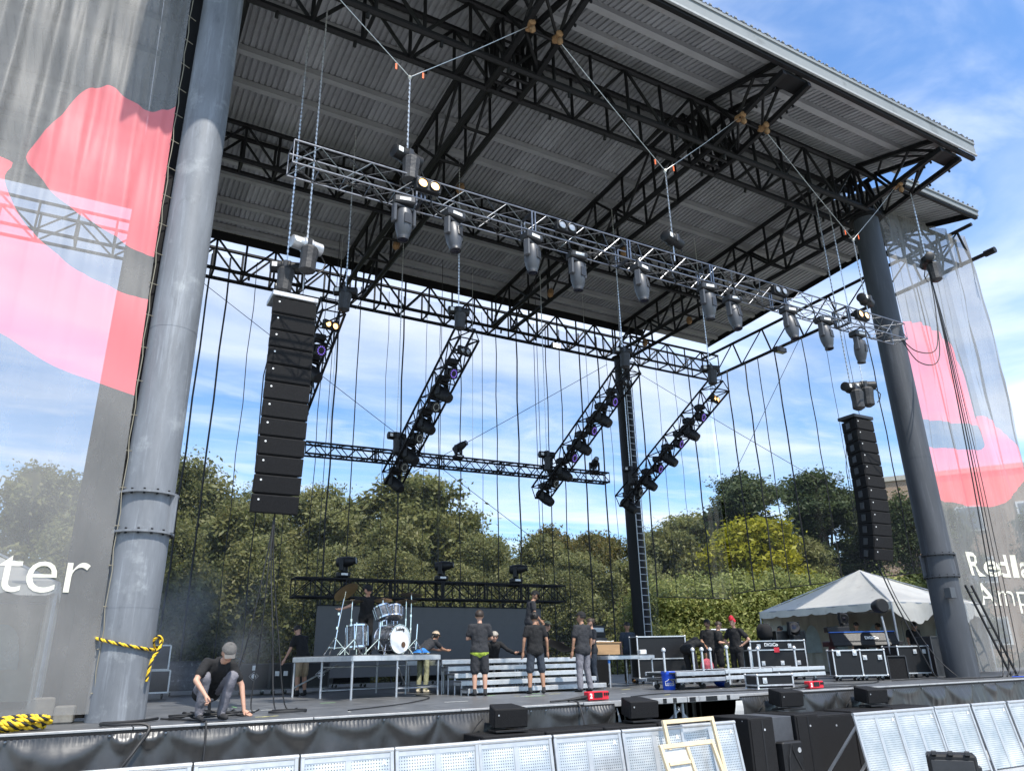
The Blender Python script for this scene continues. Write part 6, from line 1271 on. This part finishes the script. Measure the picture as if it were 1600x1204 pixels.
for i, (x, y, h, rz, lb) in enumerate(((-.98, .28, .36, .2, 'left concrete block behind the left banner foot'), (-.68, .18, .24, -.1, 'right concrete block behind the left banner foot'))):
    o = MB().box((0, 0, h/2), (.26, .3, h)).build('concrete_block', mat('concrete_%d' % i, (.33, .30, .25), .9, 0, .2, 8, .4, 30), None, bevel=.02); o.location = (x, y, SZ); o.rotation_euler = (0, 0, rz); tag(o, lb, 'block')
pts = []
for k in range(46): a = k*.55; pts.append((1.35+.62*cos(a)*(.8+.2*sin(k*.9))+.1*sin(k), -.35+.30*sin(a)*(.8+.2*cos(k*.7)), SZ+.02+.012*(k % 7)))
loose_cable(pts, .014, 'tangled coil of black cable behind the crouching man')
pts = []
for k in range(26): a = k*.6; pts.append((2.5+.30*cos(a), -.25+.16*sin(a), SZ+.018+.004*k/3))
loose_cable(pts, .013, 'small coil of black cable right of the crouching man')
loose_cable([(.55, -.35, SZ+.03), (.3, -.75, SZ+.03), (-.2, -.9, SZ+.03), (-.1, -1.35, SZ+.03), (.35, -1.49, SZ-.0), (.15, -1.66, SZ-.35), (-.15, -1.75, .7), (-.3, -1.9, .1)], .022, 'thick black cable falling over the stage skirt at left')
loose_cable([(.6, -.3, SZ+.02), (.9, -.9, SZ+.02), (1.05, -1.4, SZ+.02), (1.08, -1.52, SZ-.02), (1.08, -1.62, SZ-.5), (1.05, -1.65, .2)], .014, 'thin black cable falling over the skirt before the crouching man')
loose_cable([(7.8, -1.2, SZ+.03), (7.4, -1.1, SZ+.02), (7.35, -1.5, SZ), (7.35, -1.68, 1.1), (7.4, -1.7, .4)], .016, 'black cable dropping from the left red power box')
loose_cable([(14.2, -1.2, SZ+.03), (14.8, -1.3, SZ+.02), (15.0, -1.52, SZ), (15.15, -1.75, 1.1), (15.2, -1.9, .8)], .016, 'black cable dropping from the right red power box')
loose_cable([(22.3, -.9, SZ+.02), (22.5, -1.35, SZ+.02), (22.55, -1.55, SZ), (22.6, -1.65, .9)], .016, 'blue cable falling over the right stage skirt', mt=BLUE)
loose_cable([(18.6, .2, SZ+.02), (19.5, -.2, SZ+.05), (20.3, -.3, SZ+.02), (21.2, -.8, SZ+.03), (22.3, -.6, SZ+.02)], .02, 'cable run lying on the deck at the right column foot')
loose_cable([(9.0, -.9, SZ+.02), (10.2, -.4, SZ+.02), (11.4, -.7, SZ+.02), (12.6, -.9, SZ+.02), (13.6, -1.1, SZ+.03)], .013, 'black cable lying on the deck between the two red power boxes')
loose_cable([(3.4, -.6, SZ+.02), (4.6, .3, SZ+.02), (5.6, 1.5, SZ+.02), (6.2, 2.6, SZ+.02), (6.3, 3.6, SZ+.02)], .011, 'thin cable crossing the deck toward the drum riser')
loose_cable([(14.3, -.9, SZ+.02), (15.2, -.3, SZ+.02), (16.4, -.6, SZ+.02), (17.6, -.1, SZ+.02), (18.4, .5, SZ+.02)], .013, 'black cable lying on the deck before the two castor cases')
drl = thing('impact_driver', 'small grey power tool held by the crouching man', 'power tool', (1.12, -1.32, SZ+.27), D(60)); drl.scale = (.8,)*3; MB().bar((-.14, 0, .02), (.1, 0, .02), .032, 10).build('motor_housing', GREYP, drl, 40); MB().rbar((0, 0, .0), (.02, .0, -.14), .035, .045).build('grip', BLK, drl); MB().box((.03, 0, -.17), (.10, .07, .05)).build('battery', BLK, drl, bevel=.008); MB().bar((-.14, 0, .02), (-.2, 0, .02), .012, 8).build('bit', ALUB, drl)

# ------------------------------------------------------------------ pit: barriers, subwoofers, front fills
PERF = bpy.data.materials.new('perforated_aluminium'); PERF.use_nodes = True; t = PERF.node_tree; b = t.nodes['Principled BSDF']; b.inputs['Metallic'].default_value = .55; b.inputs['Roughness'].default_value = .4
g = N(t, 'ShaderNodeTexCoord'); sp = N(t, 'ShaderNodeSeparateXYZ'); Lk(t, g.outputs['Object'], sp.inputs[0]); acc = []
for ax in (0, 2):
    m1 = N(t, 'ShaderNodeMath', operation='MULTIPLY', i_1=1/.036); Lk(t, sp.outputs[ax], m1.inputs[0]); m2 = N(t, 'ShaderNodeMath', operation='FRACT'); Lk(t, m1.outputs[0], m2.inputs[0])
    m3 = N(t, 'ShaderNodeMath', operation='SUBTRACT', i_1=.5); Lk(t, m2.outputs[0], m3.inputs[0]); m4 = N(t, 'ShaderNodeMath', operation='POWER', i_1=2.0); Lk(t, m3.outputs[0], m4.inputs[0]); acc.append(m4)
s2 = N(t, 'ShaderNodeMath', operation='ADD'); Lk(t, acc[0].outputs[0], s2.inputs[0]); Lk(t, acc[1].outputs[0], s2.inputs[1]); hole = N(t, 'ShaderNodeMath', operation='LESS_THAN', i_1=.048); Lk(t, s2.outputs[0], hole.inputs[0])
nz = N(t, 'ShaderNodeTexNoise', i_Scale=2.4, i_Detail=6); Lk(t, g.outputs['Object'], nz.inputs['Vector']); mr = N(t, 'ShaderNodeMapRange'); mr.inputs[1].default_value = .35; mr.inputs[2].default_value = .65; Lk(t, nz.outputs[0], mr.inputs[0])
mx1 = N(t, 'ShaderNodeMix', data_type='RGBA'); mx1.inputs[6].default_value = (.38, .40, .42, 1); mx1.inputs[7].default_value = (.62, .62, .60, 1); Lk(t, mr.outputs[0], mx1.inputs[0])
mx2 = N(t, 'ShaderNodeMix', data_type='RGBA'); Lk(t, hole.outputs[0], mx2.inputs[0]); Lk(t, mx1.outputs[2], mx2.inputs[6]); mx2.inputs[7].default_value = (.10, .102, .105, 1); Lk(t, mx2.outputs[2], b.inputs['Base Color'])
rr_ = N(t, 'ShaderNodeMapRange'); rr_.inputs[3].default_value = .28; rr_.inputs[4].default_value = .55; Lk(t, mr.outputs[0], rr_.inputs[0]); Lk(t, rr_.outputs[0], b.inputs['Roughness'])
BARA = mat('barrier_aluminium', (.46, .465, .47), .45, .6, .12, 5, dirt=((.30, .30, .31), .2, 5))
def barrier():
    r = thing('crowd_barrier', 'x', 'barrier'); tl = .17
    def tp(x, z, o=0): return V((x, z*tl-o, z))          # sheet leans back towards the stage
    mb = MB(); mb.add([tp(.04, .05), tp(1.14, .05), tp(1.14, 1.17), tp(.04, 1.17)], [(0, 1, 2, 3)]); mb.build('perforated_sheet', PERF, r)
    for x in (.025, 1.155): MB().rbar(tp(x, .02), tp(x, 1.2), .05, .04, upv=(0, -1, 0)).build('side_frame', BARA, r, bevel=.006)
    MB().bar(tp(0, 1.2), tp(1.18, 1.2), .03, 10).build('top_rail', BARA, r, 40); MB().box(tp(.59, 1.145, .004), (1.1, .01, .055), RX(-.168)).build('top_plate', BARA, r); MB().rbar(tp(.59, .05, .004), tp(.59, 1.12, .004), .075, .008, upv=(0, -1, 0)).build('centre_strip', BARA, r)
    mb = MB(); c = tp(1.05, 1.06, .012); mb.add([c+V((-.035, 0, -.03)), c+V((.035, 0, -.03)), c+V((0, .012, .05)), c+V((0, .002, -.005))], [(0, 3, 2), (3, 1, 2)]); mb.build('arrow_mark', WHITEP, r)
    for x in (.1, 1.08): MB().rbar(tp(x, 1.05)+V((0, .02, 0)), (x, 1.1, .06), .04, .04).build('rear_strut', BARA, r)
    MB().box((.59, -.45, .015), (1.16, .95, .025)).build('floor_plate', BARA, r, bevel=.004); MB().box((.59, .6, .015), (1.16, 1.05, .025)).build('rear_plate', BARA, r, bevel=.004); return r
b0 = barrier(); first = True
LBX = [(-1.7+1.2*k, n) for k, n in enumerate(('first', 'second', 'third', 'fourth', 'fifth', 'sixth', 'seventh', 'eighth'))]
for i, (x, n) in enumerate(LBX):
    o = b0 if i == 0 else copy_tree(b0); o.location = (x, -3.78+random.uniform(-.02, .02), 0); o.rotation_euler = (random.uniform(-.012, .012), 0, random.uniform(-.015, .015)); tag(o, '%s perforated crowd barrier from the left in the long left row' % n, 'barrier', 'crowd barriers')
o = copy_tree(b0); o.location = (7.95, -3.72, 0); tag(o, 'perforated crowd barrier at the right end of the left row behind the wooden frames', 'barrier', 'crowd barriers')
for i, (x, n) in enumerate(((11.72, 'leftmost'), (12.93, 'second'), (14.14, 'third'), (15.40, 'fourth'), (16.62, 'fifth'), (17.84, 'sixth'))):
    o = copy_tree(b0); o.location = (x, -3.98+random.uniform(-.02, .02), 0); o.rotation_euler = (random.uniform(-.012, .012), 0, random.uniform(-.012, .012)); tag(o, '%s perforated crowd barrier of the right hand row' % n, 'barrier', 'crowd barriers')
for i, (x, n) in enumerate(((1.9, 'first'), (3.1, 'second'), (4.3, 'third'), (6.7, 'fourth'))):
    pass
# subwoofers
def sub(label, x, y, w_, h_, d, rz=0, vert=True):
    r = thing('subwoofer', label, 'subwoofer', (x, y, 0), rz); MB().box((w_/2, d/2, h_/2), (w_, d, h_)).build('cabinet', CABPAINT, r, bevel=.015)
    n = 2 if vert else 1
    MB().box((w_/2, -.008, h_/2), (w_-.06, .02, h_-.06)).build('grille', GRILLE, r, bevel=.005)
    if vert: MB().box((w_/2, -.02, h_/2), (.035, .01, h_-.08)).build('grille_bar', BLK, r)
    MB().lathe([(.001, .006), (.02, .005), (.02, 0)], (w_*.5+.05, -.02, h_-.2), (0, -1, 0), 12).build('logo_badge', ALUB, r)
    for x_, z_ in ((.04, h_-.05), (.04, .05)): MB().lathe([(.001, .004), (.012, .003)], (-.001, d*.15 if z_ > .5 else d*.8, z_), (-1, 0, 0), 8, close=False).build('screw', ALUB, r)
    return r
sub('tall black subwoofer standing left of the grey panel in the pit', 10.1, -2.85, .62, 1.17, 1.0)
sub('tall black subwoofer standing right of the grey panel in the pit', 11.3, -2.85, .62, 1.17, 1.0); 
gp = thing('power_amplifier', 'grey metal panel with black bag between two tall subwoofers', 'panel', (10.74, -2.78, 0)); MB().box((.27, .45, .58), (.53, .9, 1.15)).build('case', GREYP, gp, bevel=.008); MB().box((.28, -.09, .5), (.5, .2, .5)).build('black_bag', BLK, gp, bevel=.03); MB().lathe([(.001, .006), (.045, .005)], (.42, -.195, .6), (0, -1, 0), 14, close=False).build('round_badge', ALUB, gp)
MB().tube([(.1, -.2, .2), (.12, -.22, .5), (.2, -.22, .72), (.3, -.2, .5), (.45, -.2, .25)], .01, 6).build('lead', CABLE, gp)
sub('black subwoofer lying behind the right end of the upright pair', 12.1, -2.55, 1.2, 1.1, .8, 0, False); sub('low black subwoofer behind the leftmost right hand barrier', 13.4, -2.45, 1.3, 1.12, .7, 0, False); sub('low black subwoofer under the right front fill speaker', 14.75, -2.45, 1.3, 1.12, .7, 0, False)
for i, (x, lb) in enumerate(((5.0, 'low black subwoofer under the left front fill speaker'), (6.15, 'low black subwoofer right of the left front fill speaker'), (7.3, 'low black subwoofer behind the barrier near the open gap'), (8.45, 'low black subwoofer in front of the open stage gap'))): sub(lb, x, -2.35, 1.12, 1.15, .7, 0, False)
def fill(label, x, y, z, rz):
    r = thing('front_fill_speaker', label, 'loudspeaker', (x, y, z), rz); M_ = Matrix.Rotation(.12, 4, 'X')
    for nm, mb, mt_, bv in (('cabinet', MB().prism([(-.30, 0), (.30, 0), (.2, .46), (-.2, .46)], .07, .36), CABPAINT, .012), ('grille', MB().box((0, -.01, .215), (.57, .02, .26)), GRILLE, .005), ('logo_badge', MB().lathe([(.001, .004), (.014, .003)], (-.22, -.021, .27), (0, -1, 0), 10, close=False), ALUB, 0)):
        mb.xf(M_).build(nm, mt_, r, bevel=bv)
    MB().box((0, .1, .03), (.56, .35, .03)).build('bracket', BLK, r, bevel=.004); MB().tube([(-.32, .4, .2), (-.42, .42, .1), (-.5, .42, .0)], .01, 5).build('lead', CABLE, r); return r
fill('front fill speaker on the subwoofers left of centre', 5.6, -2.15, 1.155, D(-6)); fill('front fill speaker at the left edge of the open stage gap', 8.3, -2.15, 1.155, D(-6)); fill('front fill speaker behind the tall subwoofers', 12.1, -2.1, 1.175, D(-6)); fill('front fill speaker before the right stage skirt', 14.75, -2.1, 1.125, D(-6))
# wooden frames
WOODP = mat('pale_pine', (.58, .47, .30), .7, 0, .15, 5, .1, 20, dirt=((.45, .34, .2), .15, 5)); PANELW = mat('smeared_panel', (.50, .51, .51), .5, .2, .35, 9)
def frame(label, x, y, rz, w_, h_, tilt, inner):
    r = thing('timber_panel', label, 'timber panel', (x, y, 0), rz); R = RX(-tilt)
    def bx_(c, d): MB().box(R @ V(c), d, R).build('frame_board', WOODP, r, bevel=.004)
    bx_((.03, 0, h_/2), (.06, .05, h_)); bx_((w_-.03, 0, h_/2), (.06, .05, h_)); bx_((w_/2, -.002, h_-.03), (w_-.125, .046, .06)); bx_((w_/2, -.002, .03), (w_-.125, .046, .06))
    if inner: bx_((w_*.48, -.004, h_/2), (.05, .04, h_-.13)); bx_((w_*.26, -.006, h_*.78), (w_*.38, .036, .05)); bx_((w_*.26, -.006, h_*.30), (w_*.38, .036, .05)); MB().box(R @ V((w_*.26, .02, h_/2)), (w_*.40, .008, h_-.14), R).build('panel', PANELW, r)
    return r
frame('taller empty wooden frame leaning on the barrier', 7.42, -4.02, D(4), 1.12, 1.36, .22, False); frame('wooden frame with inner panel leaning in front of the taller frame', 6.72, -4.9, D(6), 1.12, 1.16, .36, True)
pc = thing('hard_case', 'black rugged plastic case with latches at the bottom right', 'hard case', (10.75, -5.75, 0), D(-55)); MB().box((.32, .2, .40), (.66, .42, .80)).build('shell', BLK, pc, bevel=.03); MB().box((.32, -.02, .40), (.56, .02, .66)).build('lid_rib', GREYD, pc, bevel=.008)
for x in (.1, .32, .54): MB().box((x, .02, .82), (.07, .14, .05)).build('latch', GREYD, pc, bevel=.006)
for z in (.3, .6): MB().box((.67, .2, z), (.05, .2, .07)).build('side_handle', GREYD, pc, bevel=.01)
# stage smoke drifting at the left
SM = bpy.data.materials.new('theatrical_smoke'); SM.use_nodes = True; t = SM.node_tree; t.nodes.clear(); pv = N(t, 'ShaderNodeVolumePrincipled'); pv.inputs['Color'].default_value = (.95, .97, 1.0, 1); pv.inputs['Anisotropy'].default_value = .2
g = N(t, 'ShaderNodeTexCoord'); nz = N(t, 'ShaderNodeTexNoise', i_Scale=2.6, i_Detail=4, i_Distortion=.6); Lk(t, g.outputs['Generated'], nz.inputs['Vector'])
sx_ = N(t, 'ShaderNodeVectorMath', operation='SUBTRACT'); sx_.inputs[1].default_value = (.5, .5, .45); Lk(t, g.outputs['Generated'], sx_.inputs[0]); ln = N(t, 'ShaderNodeVectorMath', operation='LENGTH'); Lk(t, sx_.outputs[0], ln.inputs[0])
fo = N(t, 'ShaderNodeMapRange'); fo.inputs[1].default_value = .52; fo.inputs[2].default_value = .08; Lk(t, ln.outputs['Value'], fo.inputs[0]); nm = N(t, 'ShaderNodeMapRange'); nm.inputs[1].default_value = .40; nm.inputs[2].default_value = .72; Lk(t, nz.outputs[0], nm.inputs[0])
mu = N(t, 'ShaderNodeMath', operation='MULTIPLY'); Lk(t, fo.outputs[0], mu.inputs[0]); Lk(t, nm.outputs[0], mu.inputs[1]); mu2 = N(t, 'ShaderNodeMath', operation='MULTIPLY', i_1=.34); Lk(t, mu.outputs[0], mu2.inputs[0]); Lk(t, mu2.outputs[0], pv.inputs['Density']); o_ = N(t, 'ShaderNodeOutputMaterial'); Lk(t, pv.outputs[0], o_.inputs['Volume'])
smk = MB().ell((0, 0, 0), (2.0, 2.2, 1.9), 20, 12).build('smoke', SM); smk.location = (1.9, 6.1, 3.0); tag(smk, 'thin bluish smoke drifting over the road cases at left', 'smoke', kind='stuff')
